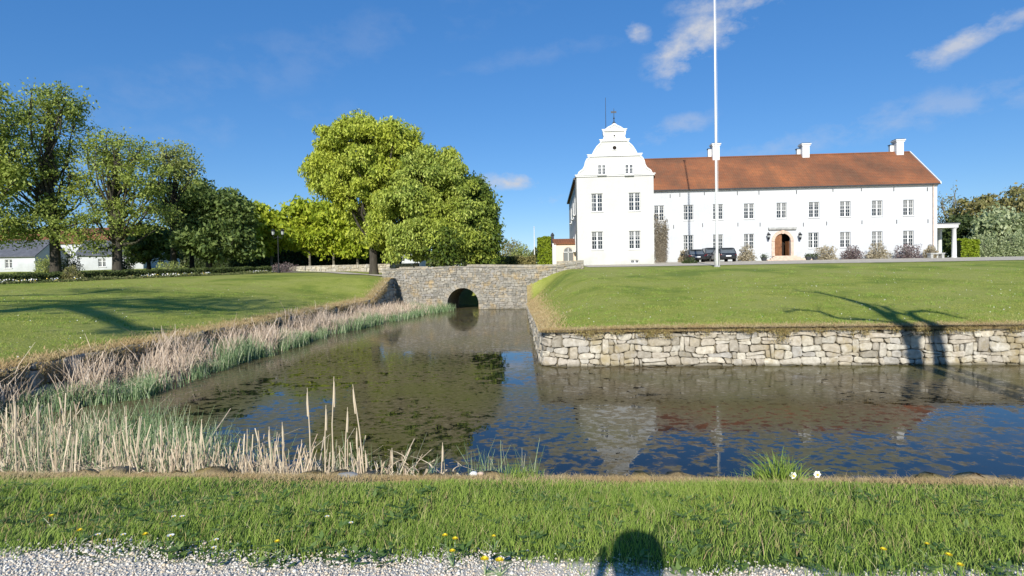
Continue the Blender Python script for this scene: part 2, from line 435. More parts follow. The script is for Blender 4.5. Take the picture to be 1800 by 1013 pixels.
# ------------------------------------------------------------------ rubble masonry
def clip(poly, p, q):
    """keep the part of poly nearer p than q"""
    mx, my = (p[0] + q[0]) / 2, (p[1] + q[1]) / 2; nx, ny = q[0] - p[0], q[1] - p[1]
    out = []
    for i in range(len(poly)):
        a, b = poly[i], poly[(i + 1) % len(poly)]
        da = (a[0] - mx) * nx + (a[1] - my) * ny; db = (b[0] - mx) * nx + (b[1] - my) * ny
        if da <= 0: out.append(a)
        if (da < 0) != (db < 0) and da != db:
            t = da / (da - db); out.append((a[0] + t * (b[0] - a[0]), a[1] + t * (b[1] - a[1])))
    return out
def rubble(mb, path, ztop, zbot, cw, ch, seed, bulge=.07, gap=.018, batter=.12, skip=None, var=.42):
    """path: list of (x,y); stones face the right-hand side of the path"""
    rd = random.Random(seed)
    P = [Vector(p) for p in path]; seg = [(P[i + 1] - P[i]).length for i in range(len(P) - 1)]; Ltot = sum(seg)
    def pos(s):
        s = min(max(s, 0), Ltot - 1e-6)
        for i, l in enumerate(seg):
            if s <= l: t = (P[i + 1] - P[i]) / l; return P[i] + t * s, Vector((t.y, -t.x))
            s -= l
        t = (P[-1] - P[-2]).normalized(); return P[-1].copy(), Vector((t.y, -t.x))
    zt_max = max(ztop(Ltot * k / 40) for k in range(41)); Z = [zbot]
    while Z[-1] < zt_max + .05: Z.append(Z[-1] + ch * rd.uniform(.62, 1.5))
    ph = [(rd.uniform(0, 6), rd.uniform(0, 6), rd.uniform(.7, 1.5), rd.uniform(2.2, 4.5)) for _ in Z]
    def zk(k, s):
        k = min(k, len(Z) - 1); p = ph[k]; return Z[k] + (0 if k == 0 else ch * (.20 * math.sin(s * p[2] / cw * .4 + p[0]) + .15 * math.sin(s * p[3] / cw * .4 + p[1])))
    cells = []; blocked = {k: [] for k in range(len(Z) + 2)}
    for k in range(len(Z) - 1):
        free = []; c0 = 0.0
        for b0, b1 in sorted(blocked[k]):
            if b0 - c0 > .03: free.append((c0, b0))
            c0 = max(c0, b1)
        if Ltot - c0 > .03: free.append((c0, Ltot))
        for f0, f1 in free:
            s0 = f0; db0 = dt0 = 0.0
            while s0 < f1 - 1e-6:
                wd = cw * math.exp(rd.gauss(0, var)); s1 = s0 + max(wd, cw * .3)
                if f1 - s1 < cw * .35: s1 = f1
                last = s1 >= f1 - 1e-6
                db1, dt1 = (0, 0) if last else (rd.uniform(-.16, .16) * cw, rd.uniform(-.16, .16) * cw)
                tall = rd.random() < .14 and not last and s0 > f0 and k < len(Z) - 2 and s1 - s0 < cw * 1.5
                ok = not tall or all(b1 < s0 or b0 > s1 for b0, b1 in blocked[k + 1])
                kt = k + 2 if tall and ok else k + 1
                if kt == k + 2: blocked[k + 1].append((s0 + .01, s1 - .01)); db1 = dt1 = 0
                n3 = [0, .33, .67, 1]
                bot = [(s0 + db0 + (s1 + db1 - s0 - db0) * t, zk(k, s0 + (s1 - s0) * t)) for t in n3]; top = [(s0 + dt0 + (s1 + dt1 - s0 - dt0) * t, zk(kt, s0 + (s1 - s0) * t)) for t in reversed(n3)]
                if rd.random() < .16 and (top[0][1] - bot[0][1]) > ch * .8 and s1 - s0 > cw * .7:
                    f = rd.uniform(.38, .62); mid = [(bo[0] + (to[0] - bo[0]) * f, bo[1] + (to[1] - bo[1]) * (f + rd.uniform(-.06, .06))) for bo, to in zip(bot, top[::-1])]
                    cells += [bot + mid[::-1], mid + top]
                else: cells.append(bot + top)
                s0 = s1; db0, dt0 = db1, dt1
    for poly in cells:
        p = (sum(a[0] for a in poly) / len(poly), sum(a[1] for a in poly) / len(poly)); zt = ztop(min(max(p[0], 0), Ltot))
        if p[1] > zt - ch * .1: continue
        if skip and skip(p[0], p[1]): continue
        cap = zt + rd.uniform(-.01, .06)
        poly = [(min(max(a[0] + rd.uniform(-.05, .05) * cw, 0), Ltot), min(a[1] + rd.uniform(-.12, .12) * ch, cap)) for a in poly]
        cx = sum(a[0] for a in poly) / len(poly); cz = sum(a[1] for a in poly) / len(poly)
        # cut the corners once: rounded field stones
        r = []
        for k in range(len(poly)):
            a, b = poly[k], poly[(k + 1) % len(poly)]
            r += [(a[0] * .72 + b[0] * .28, a[1] * .72 + b[1] * .28), (a[0] * .28 + b[0] * .72, a[1] * .28 + b[1] * .72)]
        size = max(max(a[0] for a in r) - min(a[0] for a in r), .05)
        sg = max(.5, 1 - gap * 2 / min(size, ch * 1.3)); n = len(r)
        dpt = rd.uniform(.5, 1.3) * bulge; tx, tz = rd.uniform(-.25, .25), rd.uniform(-.25, .2)
        vs_ = []
        for sc, d in ((sg, -.1), (sg, dpt * .35), (sg * .93, dpt * .78), (sg * .68, dpt)):
            for a in r:
                dx, dz = (a[0] - cx) * sc, (a[1] - cz) * sc
                off = d + (dx * tx + dz * tz if d > 0 else 0) - (cz + dz - zbot) * batter + rd.uniform(-.005, .005)
                bp, nn = pos(cx + dx); q = bp + nn * off
                vs_.append((q.x, q.y, cz + dz))
        fs = []
        for k in range(3):
            for e in range(n): fs.append((k * n + e, k * n + (e + 1) % n, (k + 1) * n + (e + 1) % n, (k + 1) * n + e))
        fs.append(tuple(3 * n + e for e in range(n)))
        mb.add(vs_, fs)
M_stone = island('field_stone', [(0, (.34, .31, .25)), (.2, (.55, .50, .42)), (.4, (.46, .41, .32)), (.6, (.63, .59, .49)), (.8, (.43, .41, .37)), (1, (.68, .62, .50))],
                 .85, bumpscale=9, bdist=.03, moss=(.26, .19, .06), wet=True)
M_stone2 = island('bridge_stone', [(0, (.24, .23, .20)), (.3, (.38, .36, .31)), (.5, (.30, .28, .245)), (.7, (.46, .43, .36)), (.85, (.35, .335, .31)), (1, (.48, .42, .32))],
                  .9, bumpscale=6, bdist=.03, moss=(.40, .28, .12), wet=True)
M_mortar = simple('joint_earth', (.17, .145, .10), .95, .4, 8, .8, .03)
M_mortar2 = simple('lime_mortar', (.30, .27, .21), .95, .4, 5, .8, .03)

def moat_walls():
    # castle side: from the bridge down the moat arm, round the corner, along the front
    w = MB()
    xs = [48, 34.9]
    path = [(left_x(46.5), 46.5), (left_x(30), 30), (CX + .02, 18.0), (CX + .12, CY + .2), (CX + .45, CY - .02)]
    path += [(x, front_y(x)) for x in (4, 12, 20, 34, 48)]
    d1 = 0; acc = [0]
    for i in range(len(path) - 1): d1 += math.dist(path[i], path[i + 1]); acc.append(d1)
    cs = acc[3]
    def zt(s):
        if s < cs: return float(np.interp(s, [0, cs - 8, cs], [.3, .95, 1.12]))
        return 1.09 + .05 * math.sin(s * .9) + .03 * math.sin(s * 2.3)
    rubble(w, path, zt, -.12, .31, .185, 3, .055, .005, .06, None, .55)
    o = w.build('moat_wall', M_stone, None)
    tag(o, 'pale dry-stone retaining wall holding up the castle lawn at the water', 'retaining wall')
    b = MB()
    for i in range(len(path) - 1):
        (x0, y0), (x1, y1) = path[i], path[i + 1]
        t = Vector((x1 - x0, y1 - y0)).normalized(); n = Vector((t.y, -t.x)) * -.05; k = Vector((t.y, -t.x)) * -.5
        z0, z1 = zt(acc[i]) - .03, zt(acc[i + 1] - .01) - .03
        b.add([(x0 + n.x, y0 + n.y, -.9), (x1 + n.x, y1 + n.y, -.9), (x1 + n.x * 2.2, y1 + n.y * 2.2, z1), (x0 + n.x * 2.2, y0 + n.y * 2.2, z0),
               (x0 + k.x, y0 + k.y, -.9), (x1 + k.x, y1 + k.y, -.9), (x1 + k.x, y1 + k.y, z1), (x0 + k.x, y0 + k.y, z0)],
              [(0, 1, 2, 3), (3, 2, 6, 7), (5, 4, 7, 6)])
    b.build('wall_core', M_mortar, o)
    # left bank, in shade
    w = MB(); ys = [49, 46.5, 44, 41, 36, 28, 20, 12, 5]
    ys = ys[::-1]; path = [(float(bank_x(y)) + .03, y) for y in ys]
    d1 = 0; acc = [0]
    for i in range(len(path) - 1): d1 += math.dist(path[i], path[i + 1]); acc.append(d1)
    def zt(s):
        y = float(np.interp(s, acc, ys)); return float(np.interp(y, [0, 25, 41, 46.5, 600], [.92, 1.0, 1.25, 2.75, 2.9])) + .03 * math.sin(s)
    rubble(w, path, zt, -.12, .42, .24, 11, .09, .01, .03)
    o = w.build('bank_wall', M_stone, None)
    tag(o, 'shaded dark stone bank wall behind the reeds below the left lawn', 'retaining wall')
    b = MB()
    for i in range(len(path) - 1):
        (x0, y0), (x1, y1) = path[i], path[i + 1]
        b.add([(x0 - .06, y0, -.9), (x1 - .06, y1, -.9), (x1 - .1, y1, zt(acc[i + 1]) - .03), (x0 - .1, y0, zt(acc[i]) - .03), (x1 - .5, y1, zt(acc[i + 1]) - .03), (x0 - .5, y0, zt(acc[i]) - .03)],
              [(0, 1, 2, 3), (3, 2, 4, 5)])
    b.build('wall_core', M_mortar, o)
    # near bank: low edging of mossy boulders
    w = MB(); rd = random.Random(5); x = -9.5
    while x < 14:
        sx = rd.uniform(.12, .26); y = yn(x + sx) + rd.uniform(-.02, .08); zc = .63 + rd.uniform(-.06, .04)
        for lay in (0, 1):
            n, m_ = 9, 5; vs_ = []; fs = []
            zz = zc - lay * .3; sy, sz = rd.uniform(.14, .2), rd.uniform(.11, .15) + lay * .08
            for a in range(m_ + 1):
                ph = PI * a / m_ - PI / 2
                for k in range(n):
                    th = 2 * PI * k / n; q = rd.uniform(.88, 1.1)
                    vs_.append((x + sx + math.cos(th) * math.cos(ph) ** .6 * sx * q if a not in (0, m_) else x + sx, y + (math.sin(th) * math.cos(ph) ** .6 * sy * q if a not in (0, m_) else 0), zz + math.sin(ph) * sz * q))
            for a in range(m_):
                for k in range(n): fs.append((a * n + k, a * n + (k + 1) % n, (a + 1) * n + (k + 1) % n, (a + 1) * n + k))
            w.add(vs_, fs)
        x += sx * 1.85
    m = island('mossy_boulder', [(0, (.28, .19, .07)), (.4, (.36, .27, .13)), (.7, (.25, .19, .10)), (1, (.42, .34, .22))], .95, bumpscale=14, bdist=.03, moss=(.22, .17, .04))
    o = w.build('edging_wall', m, None, True)
    tag(o, 'low edging of mossy brown boulders along the near bank', 'stone edging')
moat_walls()

# ------------------------------------------------------------------ the bridge
def bridge():
    root = empty('stone_bridge', (-4.1, 48, 0))
    tag(root, 'old stone bridge with one round arch over the moat', 'bridge')
    A = at(672, 500, 48.6); B = at(978, 480, 47.4)
    ox, oy = -4.1, 48
    L = Vector((B.x - A.x, B.y - A.y)); T = L.normalized(); Lh = L.length
    def pt(s, d=0): return (A.x + T.x * s - T.y * d * -1 * -1 - ox, A.y + T.y * s + T.x * d - oy)
    ac = at(814, 533, 48.1); s0 = (Vector((ac.x, ac.y)) - Vector((A.x, A.y))).dot(T); r0 = 1.33; zc = .50
    def top(s): return 3.5 + .12 * math.exp(-((s - s0) / 3.2) ** 2)
    def inside(s, z): return (z < zc and abs(s - s0) < r0 + .14) or math.hypot(s - s0, z - zc) < r0 + .33
    # core: solid with the arch cut through
    n = 22; arc = [(s0 - r0, -.9)] + [(s0 - r0 * math.cos(PI * k / n), zc + r0 * math.sin(PI * k / n)) for k in range(n + 1)] + [(s0 + r0, -.9)]
    tops = [(Lh * k / 14, top(Lh * k / 14) - .62) for k in range(14, -1, -1)]
    poly = [(0, -.9)] + arc + [(Lh, -.9)] + tops
    def solid(poly, d0, d1, name, mat):
        m = MB(); N = len(poly)
        vs_ = [(*pt(s, d0), z) for s, z in poly] + [(*pt(s, d1), z) for s, z in poly]
        # strips between arch and deck so that the big face stays planar and well triangulated
        fs = [tuple(range(N)), tuple(reversed(range(N, 2 * N)))] + [(i, i + N, (i + 1) % N + N, (i + 1) % N) for i in range(N)]
        m.add(vs_, fs); return m.build(name, mat, root)
    solid(poly, .06, 5.6, 'bridge_body', M_mortar2)
    for d0, nm in ((.06, 'parapet'), (5.2, 'parapet')):
        m = MB(); k = 16
        for i in range(k):
            a, b = Lh * i / k, Lh * (i + 1) / k
            if d0 > 1 and i in (3, 6): m.build(nm, M_mortar2, root); m = MB(); continue
            e = .34 if d0 > 1 else 0
            za, zb = top(a) + e, top(b) + e
            v = [(*pt(a, d0), top(a) - .7), (*pt(b, d0), top(b) - .7), (*pt(b, d0 + .4), top(b) - .7), (*pt(a, d0 + .4), top(a) - .7),
                 (*pt(a, d0), za - .04), (*pt(b, d0), zb - .04), (*pt(b, d0 + .4), zb - .04), (*pt(a, d0 + .4), za - .04)]
            m.add(v, [(0, 3, 2, 1), (4, 5, 6, 7), (0, 1, 5, 4), (1, 2, 6, 5), (2, 3, 7, 6), (3, 0, 4, 7)])
        m.build(nm, M_mortar2, root)
    m = MB(); rd = random.Random(2); s = 0
    while s < Lh - .1:
        l = rd.uniform(.45, .8); e = min(s + l, Lh)
        za, zb = top(s) - .035, top(e) - .035; h = rd.uniform(.09, .13)
        a0, b0, b1, a1 = pt(s + .01, -.02), pt(e - .01, -.02), pt(e - .01, .5), pt(s + .01, .5)
        m.add([(*a0, za), (*b0, zb), (*b1, zb), (*a1, za), (*a0, za + h), (*b0, zb + h), (*b1, zb + h), (*a1, za + h)],
              [(0, 3, 2, 1), (4, 5, 6, 7), (0, 1, 5, 4), (1, 2, 6, 5), (2, 3, 7, 6), (3, 0, 4, 7)])
        s = e
    m.build('coping', M_stone2, root)
    m = MB()
    path = [(pt(0)), (pt(Lh))]
    rubble(m, path, lambda s: top(s) - .05, -.15, .34, .15, 21, .03, .003, 0, inside, .35)
    m.build('stone_facing', M_stone2, root)
    m = MB(); k = 17
    for i in range(k):
        a0, a1 = PI * (i + .04) / k, PI * (i + .96) / k; ro = r0 + rd.uniform(.34, .44)
        v = []
        for d in (-.03, .3):
            for rr, aa in ((r0 + .005, a0), (ro, a0), (ro, a1), (r0 + .005, a1)):
                v.append((*pt(s0 - rr * math.cos(aa), d), zc + rr * math.sin(aa)))
        m.add(v, [(0, 1, 2, 3), (7, 6, 5, 4), (0, 4, 5, 1), (1, 5, 6, 2), (2, 6, 7, 3), (3, 7, 4, 0)])
    for sgn in (-1, 1):
        for q in range(3):
            z0 = zc - .02 - q * .3; a, b = s0 + sgn * (r0 + .005), s0 + sgn * (r0 + .4); a, b = min(a, b), max(a, b)
            v = [(*pt(a, -.03), z0 - .28), (*pt(b, -.03), z0 - .28), (*pt(b, .3), z0 - .28), (*pt(a, .3), z0 - .28), (*pt(a, -.03), z0), (*pt(b, -.03), z0), (*pt(b, .3), z0), (*pt(a, .3), z0)]
            m.add(v, [(0, 3, 2, 1), (4, 5, 6, 7), (0, 1, 5, 4), (1, 2, 6, 5), (2, 3, 7, 6), (3, 0, 4, 7)])
    m.build('arch_ring', M_stone2, root)
bridge()

def low_wall(p0, p1, h, th, z0, z1, label, seed, mat=None, cw=.45):
    """free-standing rubble wall with a core and a coping"""
    root = empty('stone_wall', (p0[0], p0[1], z0)); tag(root, label, 'stone wall')
    rel = lambda p: (p[0] - p0[0], p[1] - p0[1])
    L = math.dist(p0, p1); t = Vector((p1[0] - p0[0], p1[1] - p0[1])) / L; n = Vector((t.y, -t.x))
    m = MB(); rubble(m, [(0, 0), rel(p1)], lambda s: h + (z1 - z0) * s / L, -.3, cw, .24, seed, .04, .014, 0)
    m.build('stone_facing', mat or M_stone2, root)
    m = MB(); e = rel(p1)
    m.add([(-n.x * .03, -n.y * .03, -.6), (e[0] - n.x * .03, e[1] - n.y * .03, -.6), (e[0] - n.x * th, e[1] - n.y * th, -.6), (-n.x * th, -n.y * th, -.6),
           (-n.x * .03, -n.y * .03, h), (e[0] - n.x * .03, e[1] - n.y * .03, h + z1 - z0), (e[0] - n.x * th, e[1] - n.y * th, h + z1 - z0), (-n.x * th, -n.y * th, h)],
          [(0, 3, 2, 1), (4, 5, 6, 7), (0, 1, 5, 4), (1, 2, 6, 5), (2, 3, 7, 6), (3, 0, 4, 7)])
    m.build('wall_core', M_mortar2, root)
    return root
def walls():
    a = at(978.5, 485, 47.35); b = at(1026, 480, 47.0)
    low_wall((a.x, a.y), (b.x, b.y), 1.2, .45, 2.75, 2.8, 'short grey stone wall end in front of the little gatehouse', 31)
    a = at(508, 480, 66); b = at(735, 478, 62)
    low_wall((a.x, a.y), (b.x, b.y), 1.0, .45, 3.3, 3.35, 'long pale stone garden wall behind the big chestnut trunk', 32, M_stone)
walls()

# ------------------------------------------------------------------ the castle
def plaster(name, col, dirt=.12):
    m, nt = new_mat(name)
    n = noise(nt, .5, 5, .65); n2 = noise(nt, 5, 5, .6); n3 = noise(nt, 2.2, 4, .6, mscale=(3, 3, .25))
    c = ramp(nt, n, [(.3, tuple(x * (1 - dirt * .5) for x in col)), (.7, col)])
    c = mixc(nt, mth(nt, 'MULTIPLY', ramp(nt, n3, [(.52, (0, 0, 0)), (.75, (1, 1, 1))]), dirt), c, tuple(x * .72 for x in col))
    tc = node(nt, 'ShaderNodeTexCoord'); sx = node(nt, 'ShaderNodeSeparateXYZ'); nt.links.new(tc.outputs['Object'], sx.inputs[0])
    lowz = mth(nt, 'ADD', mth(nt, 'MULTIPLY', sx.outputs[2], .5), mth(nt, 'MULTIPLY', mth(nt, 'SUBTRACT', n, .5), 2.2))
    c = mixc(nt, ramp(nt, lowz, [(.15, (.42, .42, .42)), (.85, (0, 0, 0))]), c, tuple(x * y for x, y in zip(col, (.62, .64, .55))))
    nn = mth(nt, 'ADD', n2, mth(nt, 'MULTIPLY', n, 2.5))
    finish(nt, c, .9, nn, .06, .4, .2); return m
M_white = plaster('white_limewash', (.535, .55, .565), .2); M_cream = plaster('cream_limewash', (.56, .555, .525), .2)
M_trim = simple('white_paint', (.66, .66, .645), .5, .04, 6, .1)
M_frame = simple('window_paint', (.60, .60, .585), .45, .05, 6, .1)
def glass_mat():
    m, nt = new_mat('window_glass'); oi = node(nt, 'ShaderNodeObjectInfo'); tc = node(nt, 'ShaderNodeTexCoord'); sx = node(nt, 'ShaderNodeSeparateXYZ'); nt.links.new(tc.outputs['Object'], sx.inputs[0])
    # some panes paler at the top or along one side
    pale_top = mth(nt, 'GREATER_THAN', mth(nt, 'ADD', sx.outputs[2], mth(nt, 'MULTIPLY', oi.outputs['Random'], 1.2)), .95)
    side = mth(nt, 'GREATER_THAN', mth(nt, 'MULTIPLY', sx.outputs[0], mth(nt, 'SUBTRACT', mth(nt, 'MULTIPLY', oi.outputs['Random'], 7.0), 3.5)), .75)
    f = mth(nt, 'MAXIMUM', pale_top, side)
    c = mixc(nt, mth(nt, 'MULTIPLY', f, .8), (.02, .023, .027), (.20, .20, .19))
    finish(nt, c, .04, noise(nt, 1.1, 2), .01, .25, .7); return m
M_glass = glass_mat()
M_lead = simple('dark_lead', (.05, .055, .06), .5, .2, 5)
M_iron = simple('black_iron', (.015, .016, .018), .45, .2, 9)
M_wood = simple('oak_door', (.20, .085, .035), .55, .3, 4)
M_sand = simple('pink_sandstone', (.56, .42, .33), .85, .2, 3, .5)
M_grey = simple('grey_stone', (.36, .36, .34), .85, .25, 4, .5)
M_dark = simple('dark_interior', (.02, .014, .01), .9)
def tile_mat(name, a, b, c_):
    m, nt = new_mat(name)
    tc = node(nt, 'ShaderNodeTexCoord')
    n = noise(nt, .22, 5, .62); n2 = noise(nt, 2.4, 4, .7); n3 = noise(nt, .5, 3, .6, mscale=(1, .25, .25))
    c = ramp(nt, n, [(.33, a), (.5, b), (.68, c_)])
    c = mixc(nt, mth(nt, 'MULTIPLY', ramp(nt, n3, [(.5, (0, 0, 0)), (.7, (1, 1, 1))]), .55), c, (.14, .075, .045))
    c = mixc(nt, mth(nt, 'MULTIPLY', ramp(nt, n2, [(.42, (0, 0, 0)), (.68, (1, 1, 1))]), .5), c, (.17, .10, .06))
    # pantile rolls across, courses down the slope
    sx = node(nt, 'ShaderNodeSeparateXYZ'); nt.links.new(tc.outputs['Object'], sx.inputs[0])
    w1 = mth(nt, 'SINE', mth(nt, 'MULTIPLY', sx.outputs[0], 2 * PI / .26)); w2 = mth(nt, 'FRACT', mth(nt, 'MULTIPLY', sx.outputs[2], 1 / .22))
    b_ = mth(nt, 'ADD', mth(nt, 'MULTIPLY', w1, .5), w2)
    c = mixc(nt, ramp(nt, w2, [(.0, (.35, .35, .35)), (.16, (0, 0, 0))]), c, (.10, .045, .025))
    finish(nt, c, .85, b_, .05, .8, .2); return m
M_tile = tile_mat('red_pantiles', (.14, .068, .040), (.24, .094, .046), (.35, .13, .055))

def panel(mb, x0, x1, z0, z1, y, holes, depth=.22):
    """wall face in the plane y with rectangular openings and their reveals"""
    xs = sorted({x0, x1, *[h[0] for h in holes], *[h[1] for h in holes]}); zs = sorted({z0, z1, *[h[2] for h in holes], *[h[3] for h in holes]})
    xs = [x for x in xs if x0 <= x <= x1]; zs = [z for z in zs if z0 <= z <= z1]
    for i in range(len(xs) - 1):
        for j in range(len(zs) - 1):
            cx, cz = (xs[i] + xs[i + 1]) / 2, (zs[j] + zs[j + 1]) / 2
            if any(h[0] < cx < h[1] and h[2] < cz < h[3] for h in holes): continue
            mb.quad((xs[i], y, zs[j]), (xs[i + 1], y, zs[j]), (xs[i + 1], y, zs[j + 1]), (xs[i], y, zs[j + 1]))
    for a, b, c, d in holes:
        e = y + depth
        mb.quad((a, y, c), (a, y, d), (a, e, d), (a, e, c)); mb.quad((b, y, d), (b, y, c), (b, e, c), (b, e, d))
        mb.quad((a, y, d), (b, y, d), (b, e, d), (a, e, d)); mb.quad((b, y, c), (a, y, c), (a, e, c), (b, e, c))
_wcache = {}
def window(parent, cx, cz, w, h, y, rows=4, sill=True, name='window'):
    key = (round(w, 2), round(h, 2), rows, sill)
    if key not in _wcache:
        m = MB(); a, c = w / 2 - .003, h / 2 - .003; t = .065
        m.box(-a, -a + t, 0, .07, -c, c); m.box(a - t, a, 0, .07, -c, c)
        m.box(-a + t, a - t, 0, .07, -c, -c + t); m.box(-a + t, a - t, 0, .07, c - t, c)
        m.box(-.085, .085, -.012, .06, -c + t, c - t)                       # meeting stiles of the two casements
        z = c - t - (h - 2 * t) / rows * 1.0
        for k in range(1, rows):
            z = c - t - (h - 2 * t) * k / rows; hh = .017 if k != rows // 2 else .035
            m.box(-a + t, -.085, .012, .045, z - hh, z + hh); m.box(.085, a - t, .012, .045, z - hh, z + hh)
        for sgn in (-1, 1):
            xm = sgn * (.085 + (a - t - .085) / 2)
            for k in range(rows):
                zt = c - t - (h - 2 * t) * k / rows - .046; zb = c - t - (h - 2 * t) * (k + 1) / rows + .046
                m.box(xm - .015, xm + .015, .012, .045, zb, zt)
        fm = MB(); fm.v, fm.f = m.v, m.f
        o = m.build('window', M_frame)
        g = MB(); g.quad((-a + t * .5, .05, -c + t * .5), (a - t * .5, .05, -c + t * .5), (a - t * .5, .05, c - t * .5), (-a + t * .5, .05, c - t * .5))
        p = g.build('pane', M_glass, o)
        s_ = None
        if sill:
            q = MB(); q.box(-w / 2 - .06, w / 2 + .06, -.22, -.004, -h / 2 - .09, -h / 2 - .004); s_ = q.build('sill', M_trim, o)
        _wcache[key] = o; first = o
    else:
        first = copy_tree(_wcache[key])
    first.parent = parent; first.location = (cx, y, cz); first.name = name
    return first

def castle():
    O = at(1015.5, 472, 58.0); O.z = 3.4; yaw = R(-3.6); WY = 9.9
    c, s = math.cos(-yaw), math.sin(-yaw)
    loc = lambda p: Vector((c * (p.x - O.x) - s * (p.y - O.y), s * (p.x - O.x) + c * (p.y - O.y), p.z - O.z))
    cam_l = loc(Vector((0, 0, CAM_Z)))
    def fac(px, py, yl):
        d = ray(px, py); d = Vector((c * d.x - s * d.y, s * d.x + c * d.y, d.z))
        p = cam_l + d * ((yl - cam_l.y) / d.y); return p.x, p.z
    root = empty('castle', O, yaw)
    tag(root, 'long white castle with a Dutch-gabled tower and red tiled roof beyond the moat', 'castle')
    # --- tower
    xr = fac(1149.5, 390, 0)[0]; zc = fac(1080, 310, 0)[1]; x0 = 0.0
    ws = []
    for px, py, w, h in ((1049.3, 356.5, 1.16, 1.82), (1115.3, 354.5, 1.16, 1.82), (1050, 423.5, 1.16, 1.82), (1115.8, 421.5, 1.16, 1.82)):
        x, z = fac(px, py, 0); ws.append((x, z, w, h))
    zu = (ws[0][1] + ws[1][1]) / 2; zl = (ws[2][1] + ws[3][1]) / 2
    ws = [(x, zu if i < 2 else zl, w, h) for i, (x, z, w, h) in enumerate(ws)]
    bx, bz = fac(1116, 460, 0)
    holes = [(x - w / 2, x + w / 2, z - h / 2, z + h / 2) for x, z, w, h in ws] + [(bx - .42, bx + .42, bz - .17, bz + .17)]
    m = MB(); panel(m, x0, xr, -1, zc, 0, holes)
    D = WY + 10.4
    m.quad((x0, D, -1), (x0, 0, -1), (x0, 0, zc), (x0, D, zc)); m.quad((xr, 0, -1), (xr, WY, -1), (xr, WY, zc), (xr, 0, zc)); m.quad((xr, D, -1), (x0, D, -1), (x0, D, zc), (xr, D, zc))
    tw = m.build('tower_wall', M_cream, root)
    for x, z, w, h in ws: window(root, x, z, w, h, .13)
    window(root, bx, bz, .84, .34, .1, 1, False, 'basement_window')
    for yy in (3.2, 7.6, 13):
        for zz in (zu, zl):
            o = window(root, x0 + .01 - .06, zz, 1.16, 1.82, yy); o.rotation_euler = (0, 0, -PI / 2)
    # plinth and cornice
    m = MB(); m.box(x0 - .06, xr + .06, -.06, -.003, -1, .42); m.build('plinth', M_cream, root)
    m = MB(); m.box(x0 - .1, xr + .1, -.12, .3, zc, zc + .12); m.box(x0 - .17, xr + .17, -.2, .3, zc + .123, zc + .22)
    m.build('cornice', M_trim, root)
    # Dutch gable: half outlines in pixels, mirrored about the middle
    xm = (x0 + xr) / 2; k = .0578
    def zz(py): return fac(1080, py, 0)[1]
    half = [(3.85, 308.5), (3.72, 306), (3.6, 301), (3.2, 296), (3.02, 290), (2.95, 284), (2.78, 278), (2.6, 276.5), (2.6, 272.5), (2.25, 271.5), (2.08, 265), (1.78, 257), (1.5, 252.5), (1.36, 250), (1.36, 246.5),
            (1.12, 245), (1.02, 240), (1.1, 235), (1.1, 230.5), (.92, 227.5), (.62, 223.5), (.3, 221), (.14, 218.5), (0, 217.5)]
    prof = [(xm + a, zz(b)) for a, b in half]; prof = prof + [(xm - a, zz(b)) for a, b in half[-2::-1]]
    zb = zc + .222; prof[0] = (xm + 3.85, zb); prof[-1] = (xm - 3.85, zb)
    m = MB(); m.prism(prof, .0, .4)
    gb = m.build('gable', M_cream, root)
    m = MB()
    for hw, py, t in ((2.72, 273.6, .16), (1.47, 247.6, .14), (1.2, 229.8, .14)):
        z = zz(py); m.box(xm - hw, xm + hw, -.11, -.003, z - t / 2, z + t / 2); m.box(xm - hw - .07, xm + hw + .07, -.16, -.0, z + t / 2 + .002, z + t / 2 + .08)
    # raised edge following the outline
    pp = [(x, z) for x, z in prof]
    for i in range(1, len(pp) - 2):
        (xa, za), (xb, zb_) = pp[i], pp[i + 1]
        dx, dz = xb - xa, zb_ - za; l = math.hypot(dx, dz)
        if l < .02: continue
        nx, nz = dz / l * .1, -dx / l * .1
        e = .055 + .002 * (i % 3)
        m.add([(xa + nx * .4, -e, za + nz * .4), (xb + nx * .4, -e, zb_ + nz * .4), (xb - nx, -e, zb_ - nz), (xa - nx, -e, za - nz),
               (xa + nx * .4, .46, za + nz * .4), (xb + nx * .4, .46, zb_ + nz * .4), (xb - nx, .46, zb_ - nz), (xa - nx, .46, za - nz)],
              [(0, 1, 2, 3), (7, 6, 5, 4), (0, 4, 5, 1), (1, 5, 6, 2), (2, 6, 7, 3), (3, 7, 4, 0)])
    m.build('gable_moulding', M_trim, gb)
    for px in (1057.5, 1105.5):
        x, z = fac(px, 298.5, 0); window(gb, x, z, .8, 1.06, -.09, 3)
    for py, r in ((260.3, .2), (239, .09)):
        m = MB(); z = zz(py); n = 16
        m.prism([(xm + r * math.cos(-2 * PI * i / n), z + r * math.sin(-2 * PI * i / n)) for i in range(n)][::-1], -.025, -.004)
        m.build('round_opening', M_dark, gb)
        m = MB()
        for i in range(n):
            a, b = 2 * PI * i / n, 2 * PI * (i + 1) / n; q = r + .07
            m.prism([(xm + r * math.cos(a), z + r * math.sin(a)), (xm + q * math.cos(a), z + q * math.sin(a)), (xm + q * math.cos(b), z + q * math.sin(b)), (xm + r * math.cos(b), z + r * math.sin(b))], -.05, -.003)
        m.build('opening_surround', M_trim, gb)
    m = MB(); zt = zz(217.5); m.lathe(xm, .2, [(.16, zt - .05), (.2, zt + .1), (.06, zt + .22), (.04, zt + .5), (.1, zt + .58), (.035, zt + .68), (.02, zt + 1.5), (.004, zt + 1.62)], 8)
    m.box(xm - .3, xm + .25, .19, .21, zt + 1.12, zt + 1.3); m.build('weather_vane', M_lead, gb)
    m = MB(); ax = fac(1067, 215, 0)[0]; m.tube([(ax, 1.2, zz(240)), (ax, 1.2, zz(165))], [.035, .02], 6); m.build('mast', M_iron, root)
    # tower roof, ridge running back
    m = MB(); zr = zz(243); e = .22; y0 = .42
